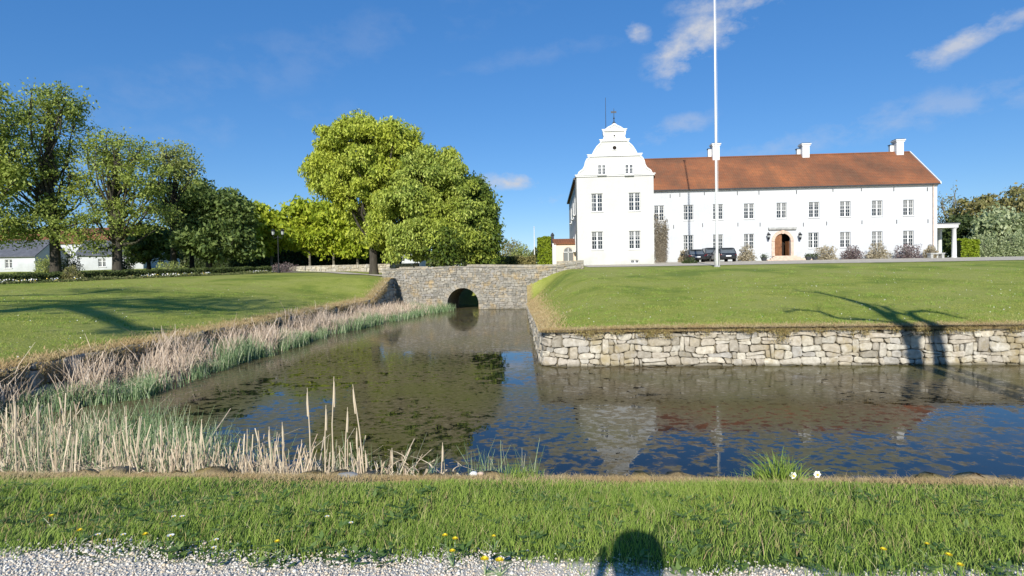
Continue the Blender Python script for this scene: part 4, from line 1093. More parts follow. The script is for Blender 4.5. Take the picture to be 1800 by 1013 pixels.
# right of the castle
tree('bare_tree', 'bare wintry grey tree rising beyond the portico', 'tree', foot(1676, 104), .35, 4, [pb(1678, 365, 104, 26, 40), pb(1700, 380, 104, 30, 32), pb(1658, 375, 104, 26, 45)], 150, 6, .4, M_olive, 40, .1, M_bark2, 1.4, None, 41, .2, twigs=70)
for i, (px, cx, py, rx, rz, D, mt, lab, dn) in enumerate(((1715, 1716, 395, 40, 52, 96, M_olive, 'brownish olive tree just right of the portico', .2), (1775, 1778, 388, 52, 56, 100, M_olive, 'tall olive tree at the right edge behind the pale willow', .2),
        (1762, 1764, 405, 40, 38, 82, M_willow, 'pale grey-green willow bush, the upper one at the right edge', .6), (1690, 1690, 412, 26, 34, 90, M_darkl, 'dark green tree seen under the portico roof', .2),
        (1810, 1815, 400, 42, 60, 92, M_olive, 'brown-green tree cut off by the right edge', .2))):
    tree('broad_tree', lab, 'tree', foot(px, D), .22, 1.6, [pb(cx, py, D, rx, rz), pb(cx - rx * .5, py + rz * .45, D, rx * .6, rz * .5), pb(cx + rx * .45, py + rz * .4, D, rx * .6, rz * .5)], 170, 60, .55, mt, 14, dn, M_bark2, 1.5, None, 45 + i, .3)

def bush(name, label, px, D, w, h, mat, n=1400, ls=.16, group=None, seed=1, twig=M_bark2, dz=0.0, cat='bush', d=None, square=0.0):
    """shrub standing on the ground, leaves all through its volume, stems inside"""
    rg = np.random.default_rng(seed + 500); b = Vector(foot(px, D)); b.z += dz
    root = empty(name, b); tag(root, label, cat, group); d = d or w * .8
    v = rg.normal(size=(n, 3)); v /= np.linalg.norm(v, axis=1)[:, None]; v[:, 2] = np.abs(v[:, 2]) * 1.0
    if square: v = np.sign(v) * np.abs(v) ** (1 - square)
    lump = 1 + .16 * np.sin(v[:, 0] * 7 + seed) * np.cos(v[:, 1] * 6 - seed) + .1 * np.sin(v[:, 2] * 9 + seed * 2)
    r = (rg.random(n) ** .4)[:, None] * lump[:, None]
    P = v * r * np.array([w / 2, d / 2, h]); P[:, 2] = np.maximum(P[:, 2], .04)
    L = ls * rg.uniform(.6, 1.4, n); V, F = leaf_quads(P, L, L * .5, -.15, v)
    link('foliage', arr_mesh('foliage', V, F), mat, root)
    m = MB()
    for k in range(14):
        a = rg.uniform(0, 2 * PI); q = rg.uniform(.2, .45)
        m.tube([(0.08 * math.cos(a), .08 * math.sin(a), -.1), (math.cos(a) * q * w * .5, math.sin(a) * q * d * .5, h * .5), (math.cos(a) * q * w * .9, math.sin(a) * q * d * .9, h * rg.uniform(.7, .95))], [.025, .016, .006], 5, False)
    m.build('stem', twig, root); return root
for i, (px, w, h, mt, lab) in enumerate(((1312, 2.1, 1.75, M_tan, 'round dry tan bush between the parked cars and the door steps'), (1452, 2.5, 1.7, M_tan, 'pale tan bush right of the door, first under the wing windows'), (1498, 2.4, 1.55, M_purple, 'purple-twigged bush, left one of the two purple ones'),
        (1543, 2.5, 1.75, M_tan, 'tan reddish bush between the two purple bushes'), (1596, 3.0, 1.75, M_purple, 'wide purple-twigged bush, right one of the two purple ones'), (1636, 1.5, 1.5, M_tan, 'small tan bush at the castle corner by the portico'),
        (1203, 1.4, 1.3, M_tan, 'thin pale bush against the wall left of the cars'))):
    bush('bush', lab, px, 63.6, w, h, mt, 1700, .17, 'shrubs along the castle wing', i)
bush('bush', 'low weedy clump on the lawn edge below the cars', 1212, 57, 1.6, .6, M_darkl, 700, .14, None, 31)
bush('bush', 'yellowish round bush beyond the bridge parapet, the left one', 898, 84, 4.6, 4.0, M_olive, 2600, .28, None, 32, dz=.2)
bush('bush', 'green yellow bush beyond the bridge parapet, against the brown one', 917, 80, 3.4, 3.4, M_elml, 2000, .26, None, 33, dz=.2)
bush('bush', 'pale grey-green shrub, lower one in front of the willow by the gravel', 1736, 78, 4.4, 3.3, M_willow, 2600, .26, None, 34)
bush('bush', 'pale green shrub, lower one at the right edge of the gravel', 1790, 76, 5.0, 3.6, M_willow, 2800, .26, None, 35)
bush('bush', 'clipped dark dome of yew at the end of the flower border', 500, 62, 3.0, 1.15, M_purple, 2400, .11, None, 36)
bush('bush', 'brown-leaved shrub in the left flower border', 125, 43, 1.6, 1.15, M_olive, 1200, .12, None, 37)
bush('bush', 'yellow-green low shrub under the reddish tree', 300, 56, 3.4, 1.3, M_elml, 1500, .16, None, 38)
bush('bush', 'bright green shrub left of the tallest trunk', 82, 60, 2.6, 2.2, M_elml, 1600, .18, None, 39)
bush('bush', 'dark clipped shrub right of the tallest trunk', 120, 58, 2.4, 2.1, M_darkl, 1800, .16, None, 40, square=.5)
bush('bush', 'dark shrub at the foot of the forked tree', 219, 57, 1.7, 2.0, M_darkl, 1500, .16, None, 41, square=.5)

def ivy():
    O, yaw, WY, fac, xr, xe = CAST
    root = empty('climbing_plant', O, yaw); tag(root, 'leafless brown climber growing up the wall beside the tower', 'climbing plant')
    m = MB(); rd = random.Random(4); x0, z0 = fac(1160, 462, WY); P = []
    for k in range(26):
        x = x0 + rd.uniform(-.4, .4); z = .3; pts = [(x, WY - .08, z)]; tz = rd.uniform(2.5, 6.3)
        while z < tz:
            z += rd.uniform(.3, .6); x += rd.uniform(-.22, .22); x = min(max(x, x0 - .65), x0 + .75); pts.append((x, WY - rd.uniform(.05, .25), z)); P += [pts[-1]] * 3
        m.tube(pts, [.035 * (1 - .8 * i / len(pts)) for i in range(len(pts))], 5, False)
    m.build('stem', M_bark2, root)
    P = np.repeat(np.array(P), 9, 0); P = P + rng.normal(size=P.shape) * np.array([.16, .07, .2]); P[:, 1] = np.minimum(P[:, 1], WY - .04)
    V, F = leaf_quads(P, rng.uniform(.1, .22, len(P)), .07, .2); link('foliage', arr_mesh('foliage', V, F), foliage('climber_twigs', (.16, .13, .09), (.26, .22, .16), (.36, .32, .24), .1), root)
ivy()

def hedge(label, p0, p1, width, h, mat, dens=260, ls=.11, name='hedge', flowers=None, bottom=0.0):
    """clipped hedge following the ground: leafy skin over a dark twiggy core"""
    p0 = Vector((p0[0], p0[1])); p1 = Vector((p1[0], p1[1])); L = (p1 - p0).length; t = (p1 - p0) / L; nrm = Vector((-t.y, t.x))
    zb = lambda x, y: gz(x, y)
    root = empty(name, (p0.x, p0.y, float(zb(p0.x, p0.y)))); tag(root, label, 'hedge')
    area = L * (2 * h + width); n = int(area * dens); s = rng.random(n) * L; q = rng.random(n) * (2 * h + width)
    off = np.where(q < h, 0, np.where(q < h + width, q - h, width)); zz = np.where(q < h, q, np.where(q < h + width, h, q - h - width))
    wob = .05 * np.sin(s * 2.7) + .04 * np.sin(s * 7.1 + zz * 4)
    off = off + rng.normal(size=n) * .04 + wob * np.where(q < h, 1, -1) * (np.abs(zz - h) > .01); zz = zz + rng.normal(size=n) * .035 + wob * (zz >= h)
    X = p0.x + t.x * s + nrm.x * off; Y = p0.y + t.y * s + nrm.y * off; Z = zb(X, Y) + np.maximum(zz, .02) + bottom
    P = np.stack([X, Y, Z], 1) - np.array(root.location); Ls = ls * rng.uniform(.6, 1.5, n)
    V, F = leaf_quads(P, Ls, Ls * .6, -.1); link('foliage', arr_mesh('foliage', V, F), mat, root)
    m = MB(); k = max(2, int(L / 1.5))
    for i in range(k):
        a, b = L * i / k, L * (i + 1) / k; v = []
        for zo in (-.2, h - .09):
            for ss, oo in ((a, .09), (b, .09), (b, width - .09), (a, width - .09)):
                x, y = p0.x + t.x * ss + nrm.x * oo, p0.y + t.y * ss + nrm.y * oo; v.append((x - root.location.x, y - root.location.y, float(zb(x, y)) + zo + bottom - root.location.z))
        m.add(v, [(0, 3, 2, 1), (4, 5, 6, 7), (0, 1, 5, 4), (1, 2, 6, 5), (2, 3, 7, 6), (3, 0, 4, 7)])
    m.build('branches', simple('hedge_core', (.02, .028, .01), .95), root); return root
def P2(px, D): p = at(px, 480, D); return (p.x, D)
hedge('low clipped box hedge behind the flower border of the left lawn', P2(-30, 38.5), P2(478, 60.5), .8, .62, M_hedge, 300)
hedge('second low dark hedge beyond the pale path at the foot of the trees', P2(-40, 47), P2(440, 64), .8, .5, M_hedge, 200)
hedge('tall dark hedge behind the row of small yellow-green trees', P2(330, 84), P2(700, 80), 1.6, 2.7, M_darkl, 60, .3)
hedge('tall bright green clipped hedge left of the gatehouse', P2(946, 70), P2(974, 70), 1.6, 3.5, M_bright, 260, .2)
hedge('bright green clipped hedge right of the portico', P2(1690, 71), P2(1722, 71), 1.6, 2.3, M_bright, 260, .2)
hedge('mossy green hedge top just beyond the bridge parapet', P2(868, 76), P2(942, 76), 1.2, 1.6, M_olive, 150, .22)
def tree_line():
    # far belt of trees that reads as one mass on both sides
    P = []
    for x0, x1, y, h in ((-175, -40, 150, 11), (-40, 14, 160, 6), (62, 200, 130, 13)):
        n = int((x1 - x0) * 150); x = rng.uniform(x0, x1, n); hh = h * (.62 + .2 * np.sin(x * .31) + .12 * np.sin(x * .83 + 2) + .1 * np.sin(x * 2.1))
        z = rng.random(n) ** .8 * hh; yy = y + rng.normal(size=n) * 3; P.append(np.stack([x, yy, gz(x, yy) + z], 1))
    P = np.concatenate(P); V, F = leaf_quads(P, rng.uniform(.6, 1.5, len(P)), .7, .0)
    tag(link('far_wood', arr_mesh('far_wood', V, F), foliage('far_leaves', (.05, .065, .022), (.09, .11, .035), (.14, .15, .05), .3)), 'distant belt of olive trees on the horizon', 'wood', None, 'stuff')
tree_line()

# ------------------------------------------------------------------ gravel yard, paths
M_gravel = simple('pale_gravel', (.50, .44, .34), .95, .25, 2.2, .6)
def strip(name, line, width, mat, dz=.035, nw=6):
    line = [Vector((float(a), float(b))) for a, b in line]; pts = [line[0]]
    for a, b in zip(line[:-1], line[1:]):
        k = max(1, int((b - a).length / .7)); pts += [a.lerp(b, (i + 1) / k) for i in range(k)]
    V = []
    for i, p in enumerate(pts):
        t = (pts[min(i + 1, len(pts) - 1)] - pts[max(i - 1, 0)]).normalized(); n = Vector((-t.y, t.x))
        for j in range(nw + 1):
            q = p + n * width * (j / nw - .5) * (1 + .04 * math.sin(i * .9)); V.append((q.x, q.y, float(gz(q.x, q.y)) + dz))
    F = [(i * (nw + 1) + j + 1, i * (nw + 1) + j, (i + 1) * (nw + 1) + j, (i + 1) * (nw + 1) + j + 1) for i in range(len(pts) - 1) for j in range(nw)]
    tag(link(name, arr_mesh(name, V, F, True), mat), kind='structure')
def yard():
    u = spaced((5.5, 70, 66), (70, 160, 20)); v = spaced((32.5, 52, 30))
    A, B = np.meshgrid(u, v); X0 = A + CX; Y = front_y(X0) + B + .25 * np.sin(A * .35) * (B < 33.2); X = left_x(Y) + A
    patch('gravel_yard', A, B, X, Y, z_island(X - left_x(Y), Y - front_y(X0)) + .03, M_gravel)
    strip('gravel_path', [P2(470, 63), P2(540, 61.5), P2(600, 59), P2(650, 55.5), (-11.6, 52.2), (-9.0, 51.2)], 2.6, M_gravel, .05)
    strip('garden_path', [P2(-60, 43), P2(200, 50), P2(478, 63.2)], 1.9, M_gravel, .05)
yard()

# ------------------------------------------------------------------ grass, reeds, gravel: what nobody could count
def wav(x, y, f=1.0, s=0.0):
    return (np.sin(x * 1.7 * f + s) * np.cos(y * 2.3 * f - s) + np.sin(x * .73 * f - y * 1.1 * f + 2 * s) + .6 * np.sin(x * 3.9 * f + y * 3.1 * f + s)) / 2.6
M_grass = island('grass_blades', [(0, (.06, .12, .018)), (.35, (.15, .255, .035)), (.7, (.26, .37, .06)), (.92, (.38, .46, .12)), (1, (.58, .52, .27))], .6, .3, (.34, .44, .08), .55, .9)
M_dry = island('dry_grass', [(0, (.28, .20, .10)), (.4, (.46, .35, .19)), (.75, (.60, .48, .28)), (1, (.30, .31, .09))], .85, .2, (.40, .26, .11), .5, 1.5)
M_reed = island('dry_reed', [(0, (.40, .31, .21)), (.4, (.60, .49, .34)), (.8, (.74, .63, .46)), (1, (.50, .37, .27))], .75, .2)
M_reedp = island('pinkish_reed', [(0, (.32, .24, .16)), (.4, (.56, .44, .33)), (.8, (.74, .62, .49)), (1, (.46, .35, .25))], .8, .2)
M_yel = simple('dandelion_petals', (.75, .58, .02), .6, .15, 60); M_pet = simple('white_petals', (.80, .80, .74), .6, .05, 20); M_stem = simple('flower_stem', (.14, .24, .06), .6, .2, 30)
M_eye = simple('daisy_eye', (.7, .5, .05), .7, .1, 60)
M_shoot = island('green_reed_shoots', [(0, (.08, .14, .05)), (.5, (.20, .30, .13)), (.85, (.38, .47, .26)), (1, (.64, .60, .42))], .5, .3)
def emit(name, parts, mat, label, cat):
    Vs, Fs, o = [], [], 0
    for V, F in parts: Vs.append(V); Fs.append(F + o); o += len(V)
    return tag(link(name, arr_mesh(name, np.concatenate(Vs), np.concatenate(Fs)), mat), label, cat, None, 'stuff')
def stand(x, y, z, H, W, lx, seg=2, tip=.12):
    return blades(np.stack([x, y, z], 1), H, W, lx, seg, tip)
def foreground():
    n = 150000; x = rng.uniform(-7, 7, n); w = rng.uniform(.12, 3.0, n); y = yn(x) - w
    lim = 2.58 + .03 * x + .13 * wav(x, x * 0, 2.0) + .07 * wav(x * 6, y * 6) + rng.normal(size=n) * .07
    lo = .55 + .16 * wav(x, x * 0, 1.4, 2) + rng.normal(size=n) * .06
    patchy = rng.random(n) < .72 + .35 * wav(x * 1.3, y * 1.8, 1, 5)
    k = (w < lim) & (w > lo) & patchy; x, w, y = x[k], w[k], y[k]; n = len(x)
    H = (.055 + .035 * (wav(x, y, 1.5, 1) + .4)) * rng.uniform(.6, 1.5, n) * (1 + .55 * smooth((x + 1) / 4)) * np.clip((w - .35) * 1.1, .28, 1)
    H = np.clip(H * .85, .02, .2)
    a = stand(x, y, z_near(x, y) - .005, H, rng.uniform(.0035, .007, n), rng.normal(size=(n, 2)) * H[:, None] * .38 + np.array([.012, .01]))
    emit('grass', [a], M_grass, 'green grass with longer tufts on the near bank', 'grass')
    n = 34000; x = rng.uniform(-7, 7, n); w = np.abs(rng.normal(size=n)) * .34 + .02; y = yn(x) - w
    H = rng.uniform(.012, .05, n); b = stand(x, y, z_near(x, y) - .005, H, rng.uniform(.004, .008, n), rng.normal(size=(n, 2)) * .035 + np.array([0, .012]))
    # a few dry blades in the meadow too
    n = 5000; x = rng.uniform(-7, 7, n); w = rng.uniform(.4, 2.5, n); y = yn(x) - w; H = rng.uniform(.04, .12, n)
    c = stand(x, y, z_near(x, y), H, .004, rng.normal(size=(n, 2)) * .04)
    emit('dry_grass', [b, c], M_dry, 'brown dry grass along the edge of the near bank', 'grass')
    # broad weeds between the grass and the gravel
    n = 420; x = rng.uniform(-6, 6, n); w = rng.uniform(1.2, 2.75, n); y = yn(x) - w; P = []
    k = 9; a0 = rng.uniform(0, 6.28, n); cx = np.repeat(x, k); cy = np.repeat(y, k); aa = np.repeat(a0, k) + np.tile(np.arange(k), n) * 2.4; r = rng.uniform(.015, .06, n * k)
    C = np.stack([cx + np.cos(aa) * r, cy + np.sin(aa) * r, z_near(cx, cy) + rng.uniform(.015, .07, n * k)], 1)
    L = rng.uniform(.035, .075, n * k); e = np.stack([np.cos(aa), np.sin(aa), rng.uniform(-.1, .6, n * k)], 1); s_ = np.stack([-np.sin(aa), np.cos(aa), 0 * aa], 1)
    V = np.stack([C - e * L[:, None] * .5, C + s_ * L[:, None] * .22, C + e * L[:, None] * .5, C - s_ * L[:, None] * .22], 1).reshape(-1, 3)
    emit('weeds', [(V, np.arange(len(V)).reshape(-1, 4))], island('weed_leaves', [(0, (.06, .12, .03)), (.6, (.12, .20, .05)), (1, (.22, .30, .09))], .6, .25), 'leafy weeds scattered where the grass meets the gravel', 'weeds')
    # gravel
    n = 110000; x = rng.uniform(-5.5, 5.5, n); w = rng.uniform(2.25, 3.6, n); y = yn(x) - w
    lim = 2.56 + .03 * x + .13 * wav(x, x * 0, 2.0) + rng.normal(size=n) * .07; k = w > lim; x, w, y = x[k], w[k], y[k]; n = len(x)
    r = (.0028 + .0075 * rng.random(n) ** 1.7) * (1 + (rng.random(n) < .03) * .8)
    o = np.array([[1, 0, 0], [0, 1, 0], [-1, 0, 0], [0, -1, 0], [0, 0, 1], [0, 0, -1]], float); V = o[None] * r[:, None, None] * rng.uniform(.6, 1.25, (n, 6, 3)) * np.array([1.1, 1.1, .75])
    th = rng.uniform(0, 6.28, n); c_, s__ = np.cos(th)[:, None], np.sin(th)[:, None]
    V = np.stack([V[..., 0] * c_ - V[..., 1] * s__, V[..., 0] * s__ + V[..., 1] * c_ + V[..., 2] * .3, V[..., 2]], -1)
    V += np.stack([x, y, z_near(x, y) + r * .35], 1)[:, None]
    f = np.array([[0, 1, 4], [1, 2, 4], [2, 3, 4], [3, 0, 4], [1, 0, 5], [2, 1, 5], [3, 2, 5], [0, 3, 5]]); F = (f[None] + 6 * np.arange(n)[:, None, None]).reshape(-1, 3)
    emit('gravel', [(V.reshape(-1, 3), F)], island('pebbles', [(0, (.38, .34, .28)), (.3, (.62, .58, .50)), (.6, (.74, .70, .62)), (.8, (.66, .52, .36)), (1, (.48, .45, .41))], .85), 'pale crushed gravel along the edge of the path', 'gravel')
foreground()
def fringes():
    # dry turf lip above the castle-side wall
    n = 26000; x = rng.uniform(CX, 32, n) ** 1.0; v = np.abs(rng.normal(size=n)) * .38 - .10; y = front_y(x) + v
    z = z_island(x - left_x(y), np.maximum(v, 0)) ; H = rng.uniform(.03, .10, n)
    hang = (v < .04)
    lean = rng.normal(size=(n, 2)) * .05; lean[:, 1] -= hang * .10; H = np.where(hang, H * -.2 * rng.uniform(-2, 3.5, n), H)
    a = stand(x, y, z - .01 + hang * .03, H, rng.uniform(.012, .022, n), lean)
    n = 16000; x = rng.uniform(CX, 32, n); v = rng.uniform(-.14, .06, n); y = front_y(x) + v
    a2 = stand(x, y, np.full(n, 1.06), rng.uniform(.03, .10, n), rng.uniform(.012, .022, n), rng.normal(size=(n, 2)) * .05 + np.array([0, -.05]))
    n = 9000; yy = rng.uniform(CY, 46, n); u = np.abs(rng.normal(size=n)) * .5 - .05; xx = left_x(yy) + u; z = z_island(u, yy - CY)
    b = stand(xx, yy, z - .01, rng.uniform(.04, .14, n), rng.uniform(.015, .03, n), rng.normal(size=(n, 2)) * .06)
    n = 16000; yy = 9 + 36 * rng.random(n) ** 1.2; k = wav(yy, yy * 0, 1.3, 2) + .35 * wav(yy, yy * 0, 5, 1) > -.42; yy = yy[k]; n = len(yy)
    h0 = .10 * np.abs(rng.normal(size=n)); xx = bank_x(yy) + .1 + rng.random(n) * .12; z = z_left(np.zeros(n), yy) - rng.random(n) ** 1.1 * .55
    c2 = stand(xx, yy, z, rng.uniform(-.10, .16, n), rng.uniform(.014, .03, n), rng.normal(size=(n, 2)) * .07 + np.array([.06, -.02]))
    # left lawn lip
    n = 15000; yy = rng.uniform(9, 47, n); u = np.abs(rng.normal(size=n)) * .4 - .08; xx = bank_x(yy) - u; z = z_left(np.maximum(u, 0), yy)
    c = stand(xx, yy, z - .01, rng.uniform(.04, .13, n), rng.uniform(.015, .03, n), rng.normal(size=(n, 2)) * .06)
    emit('turf_lip', [a, a2, b, c, c2], M_dry, 'dry brown turf edging on top of the moat walls', 'grass')
    # moss and dead growth hanging over the stones in cushions
    P = []
    rd = random.Random(8)
    for k in range(60):
        x = rd.uniform(1.4, 30); wdt = rd.uniform(.08, .42); dpt = rd.uniform(.08, .5) if k % 5 == 0 else rd.uniform(.05, .28); m = int(900 * wdt * dpt * 5)
        xx = x + rng.normal(size=m) * wdt * .5; dz = rng.random(m) ** 1.3 * dpt; P.append(np.stack([xx, front_y(xx) - .10 - .06 * rng.random(m), 1.12 - dz], 1))
    P = np.concatenate(P); n = len(P)
    emit('moss', [stand(P[:, 0], P[:, 1], P[:, 2], rng.uniform(-.06, .05, n), .018, rng.normal(size=(n, 2)) * .03 + np.array([0, -.035]))],
         island('moss_tufts', [(0, (.18, .13, .05)), (.5, (.34, .26, .10)), (.85, (.48, .38, .17)), (1, (.24, .26, .06))], .95), 'brown moss and dead growth hanging over the castle-side wall', 'moss')
    # short turf giving the lawns their nap
    n = 90000; v = rng.random(n) ** 1.5 * 18 + .35; x = CX + rng.random(n) * (14 + v * .95) + .6; y = front_y(x) + v
    a = stand(x, y, z_island(x - left_x(y), v) - .01, rng.uniform(.02, .05, n) * (1 + .5 * wav(x, y, 1.2)), rng.uniform(.012, .02, n), rng.normal(size=(n, 2)) * .03)
    n = 70000; y = rng.random(n) ** 1.3 * 32 + 9; u = rng.random(n) * (2 + (y - 6) * .75) + .3; x = bank_x(y) - u
    b = stand(x, y, z_left(u, y) - .01, rng.uniform(.02, .05, n) * (1 + .6 * wav(x, y, .9)), rng.uniform(.014, .022, n), rng.normal(size=(n, 2)) * .03)
    emit('lawn_turf', [a, b], island('lawn_blades', [(0, (.16, .21, .03)), (.5, (.30, .33, .06)), (.85, (.42, .42, .11)), (1, (.54, .48, .22))], .7, .25, (.16, .24, .035), .5, .5), 'short mown turf of the castle lawn and left lawn', 'grass')
fringes()
def reed_edge(y): return np.interp(y, [10.5, 12.2, 13.7, 19, 28, 40, 47.4], [-10.7, -9.9, -8.9, -9.0, -8.9, -6.9, -4.9]) + .32 * wav(y, y * 0, 1.1, 1) + .18 * wav(y, y * 0, 3.1, 2)
def reeds():
    n = 19000; y = 10.0 + 37.4 * rng.random(n) ** 1.35; t = rng.random(n) ** 1.3 * .8; bx = bank_x(y) + .12; x = bx + (reed_edge(y) - bx) * t
    k = rng.random(n) < .5 + .85 * wav(x * .9, y * .7, 1.2, 3); x, y, t = x[k], y[k], t[k]; n = len(x)
    H = (.45 + .8 * rng.random(n) ** 1.3) * (1 + .28 * wav(x, y, .6)) * (1.1 - .4 * t) + (rng.random(n) < .02) * .5
    emit('dry_reeds', [stand(x, y, 0 * x - .05, H, rng.uniform(.012, .03, n) * (1 + y / 40), rng.normal(size=(n, 2)) * .2 * H[:, None], 3, .25)], M_reedp, 'bed of pinkish dead reeds along the left bank', 'reeds')
    n = 21000; y = 11.5 + 35.9 * rng.random(n) ** 1.1; t = .22 + rng.random(n) ** .8 * .78; bx = bank_x(y) + .12; x = bx + (reed_edge(y) - bx) * t + rng.normal(size=n) * .06
    kk = rng.random(n) < .55 + .9 * wav(x, y, .9, 7); x, y = x[kk], y[kk]; n = len(x); H = rng.uniform(.3, .85, n) * (1 + .35 * wav(x, y, 1.1, 4)) * (.85 + .35 * wav(x * .5, y * .5, 1, 2))
    emit('green_reeds', [stand(x, y, 0 * x - .05, H, rng.uniform(.012, .024, n) * (1 + y / 45), rng.normal(size=(n, 2)) * .2 * H[:, None], 3, .15)], M_shoot, 'fresh green reed shoots on the water side of the left reed bed', 'reeds')
    # along the near bank
    n = 6000; x = -7.6 + 8.4 * rng.random(n) ** 1.25; off = rng.random(n) ** 1.4 * (.62 + 1.5 * np.clip((-3.8 - x) / 2, 0, 1)) + .12; y = yn(x) + off
    dens = np.interp(x, [-6.6, -5.4, -3, -1.75, -1.35, -.9, .8], [1, .9, .75, .8, .1, .0, -.1]) * (.9 + 1.0 * wav(x, x * 0, 2.6, 1))
    k = rng.random(n) < dens; x, y, off = x[k], y[k], off[k]; n = len(x)
    H = (.62 + .62 * rng.random(n) ** 1.9) * (1.0 + .16 * wav(x, y, 2, 2)) * np.interp(x, [-6, -2, 0], [1.05, 1.0, .92]) + .12 * (rng.random(n) < .2)
    lean = rng.normal(size=(n, 2)) * .10 * H[:, None]; fall = rng.random(n) < .2; lean[fall] *= 5; H = np.where(fall, H * .8, H)
    emit('bank_reeds', [stand(x, y, 0 * x - .1, H, rng.uniform(.010, .026, n), lean, 3, .5)], M_reed, 'cut-off pale dead reeds standing along the near bank', 'reeds')
    n = 7500; x = -7.6 + 7.9 * rng.random(n) ** 1.3; off = rng.random(n) * (1.0 + 1.8 * np.clip((-3.6 - x) / 2, 0, 1)) + .2; y = yn(x) + off
    k = rng.random(n) < np.interp(x, [-6.6, -4.2, -3.2, -1, .2], [1, .8, .35, .12, .25]) * (.6 + .9 * wav(x, x * 0, 1.8, 4)); x, y = x[k], y[k]; n = len(x); H = rng.uniform(.7, 1.32, n) * np.interp(x, [-6, -3, 0], [1.0, .95, .8])
    emit('bank_shoots', [stand(x, y, 0 * x - .1, H, rng.uniform(.012, .02, n), rng.normal(size=(n, 2)) * .16 * H[:, None], 3, .15)], M_shoot, 'green reed leaves among the dead reeds at the near left bank', 'reeds')
reeds()
def litter():
    n = 3600; y = 10.5 + 36 * rng.random(n) ** 1.3; bx = bank_x(y) + .1; x = bx + (reed_edge(y) - bx) * rng.random(n) * .9; a = rng.uniform(0, 6.28, n); l = rng.uniform(.2, .7, n)
    A = stand(x, y, rng.uniform(.0, .35, n), rng.uniform(-.15, .22, n), rng.uniform(.012, .03, n), np.stack([np.cos(a) * l, np.sin(a) * l * .6], 1), 3, .3)
    n = 1300; x = -6.6 + 6.0 * rng.random(n) ** 1.2; y = yn(x) + .1 + rng.random(n) * .5; a = rng.uniform(0, 6.28, n); l = rng.uniform(.12, .45, n)
    B = stand(x, y, rng.uniform(.35, .75, n), rng.uniform(-.2, .15, n), rng.uniform(.010, .022, n), np.stack([np.cos(a) * l, np.sin(a) * l * .5], 1), 3, .3)
    emit('reed_litter', [A, B], M_reed, 'fallen broken reed stems lying among the standing reeds', 'reeds')
litter()
def tussocks():
    P = []
    k = 620; v = rng.random(k) ** 1.4 * 26 + .5; x = CX + 1 + rng.random(k) * (14 + v * .9); y = front_y(x) + v
    k2 = 620; y2 = 9 + 34 * rng.random(k2) ** 1.2; u = rng.random(k2) * (2 + (y2 - 6) * .8) + .4; x2 = bank_x(y2) - u
    X = np.repeat(np.concatenate([x, x2]), 26); Y = np.repeat(np.concatenate([y, y2]), 26); w = np.repeat(rng.uniform(.04, .2, k + k2), 26); n = len(X)
    X = X + rng.normal(size=n) * w; Y = Y + rng.normal(size=n) * w
    emit('lawn_tussocks', [stand(X, Y, gz(X, Y) - .01, rng.uniform(.03, .11, n), rng.uniform(.012, .022, n), rng.normal(size=(n, 2)) * .04)], M_grass, 'scattered longer tufts and weeds in the two lawns', 'grass')
    k = 260; v = rng.random(k) ** 1.2 * 22 + .8; x = CX + 1 + rng.random(k) * (14 + v * .9); y = front_y(x) + v
    k2 = 200; y2 = 9 + 30 * rng.random(k2); u = rng.random(k2) * (2 + (y2 - 6) * .8) + .4; x2 = bank_x(y2) - u
    X, Y = np.concatenate([x, x2]), np.concatenate([y, y2]); C = np.stack([X, Y, gz(X, Y) + .06], 1)
    emit('lawn_daisies', [leaf_quads(C, .035, .03, 0)], M_pet, 'tiny white daisies sprinkled over the lawns', 'flowers')
tussocks()

def reed_stalks():
    data = [((543, 838), (540, 682), 'tall dry reed stalk, straight, leftmost of the three tallest'), ((588, 838), (587, 662), 'tallest dry reed stalk, straight up, middle of the three tallest'),
            ((643, 822), (620, 676), 'tall dry reed stalk leaning left, rightmost of the three tallest'), ((574, 838), (573, 712), 'dry reed stalk just left of the tallest one'),
            ((606, 838), (611, 716), 'bent dry reed stalk just right of the tallest one'), ((628, 838), (627, 752), 'short thick reed stalk under the left-leaning one'),
            ((475, 838), (473, 750), 'lone upright reed stalk standing apart left of the tall group'), ((506, 838), (496, 742), 'reed stalk leaning left between the lone one and the tall group'),
            ((658, 838), (642, 792), 'short split reed stalk right of the tall group'), ((691, 842), (689, 788), 'short pale reed stub standing alone over the brown bank'),
            ((65, 838), (66, 700), 'tall thin reed stalk near the left edge, right one of a pair'), ((28, 838), (27, 706), 'tall thin reed stalk near the left edge, left one of a pair'),
            ((284, 838), (283, 740), 'single taller reed stalk above the green shoots'), ((778, 842), (778, 778), 'thin forked reed stalk, the last one before the bare bank')]
    for i, (b, t, lab) in enumerate(data):
        p = at(*b, 1); base = at(b[0], b[1], float(yn(p.x * 6)) + .22); D = base.y; p0 = at(b[0], b[1], D); p1 = at(t[0], t[1], D)
        p0.z = -.1; root = empty('reed_stalk', p0); tag(root, lab, 'reed', 'taller dry reed stalks on the near bank')
        h = p1.z - p0.z; dx = p1.x - p0.x; m = MB(); r = .0075 if h < 1 else .009
        bend = random.Random(i).uniform(-.03, .03)
        pts = [(0, 0, 0), (dx * .3 + bend, .01, h * .35), (dx * .7 + bend, -.01, h * .72), (dx, 0, h)]
        m.tube(pts, [r, r * .95, r * .8, r * .35], 6); m.build('stem', M_reed, root)
        V, F = blades(np.array([[0., 0, h * .05]] * 3 + [[dx * .35, 0, h * .35]] * 2), np.array([.5, .42, .35, .3, .28]) * h, .016, rng.normal(size=(5, 2)) * .07, 4, .2)
        link('leaf', arr_mesh('leaf', V, F), M_reed, root)
        if h > .85:
            m = MB(); m.tube([(dx * .82, 0, h * .82), (dx * .9, 0, h * .9), (dx * .97, 0, h * .97)], [.008, .013, .006], 6); m.build('seed_head', M_reed, root)
reed_stalks()

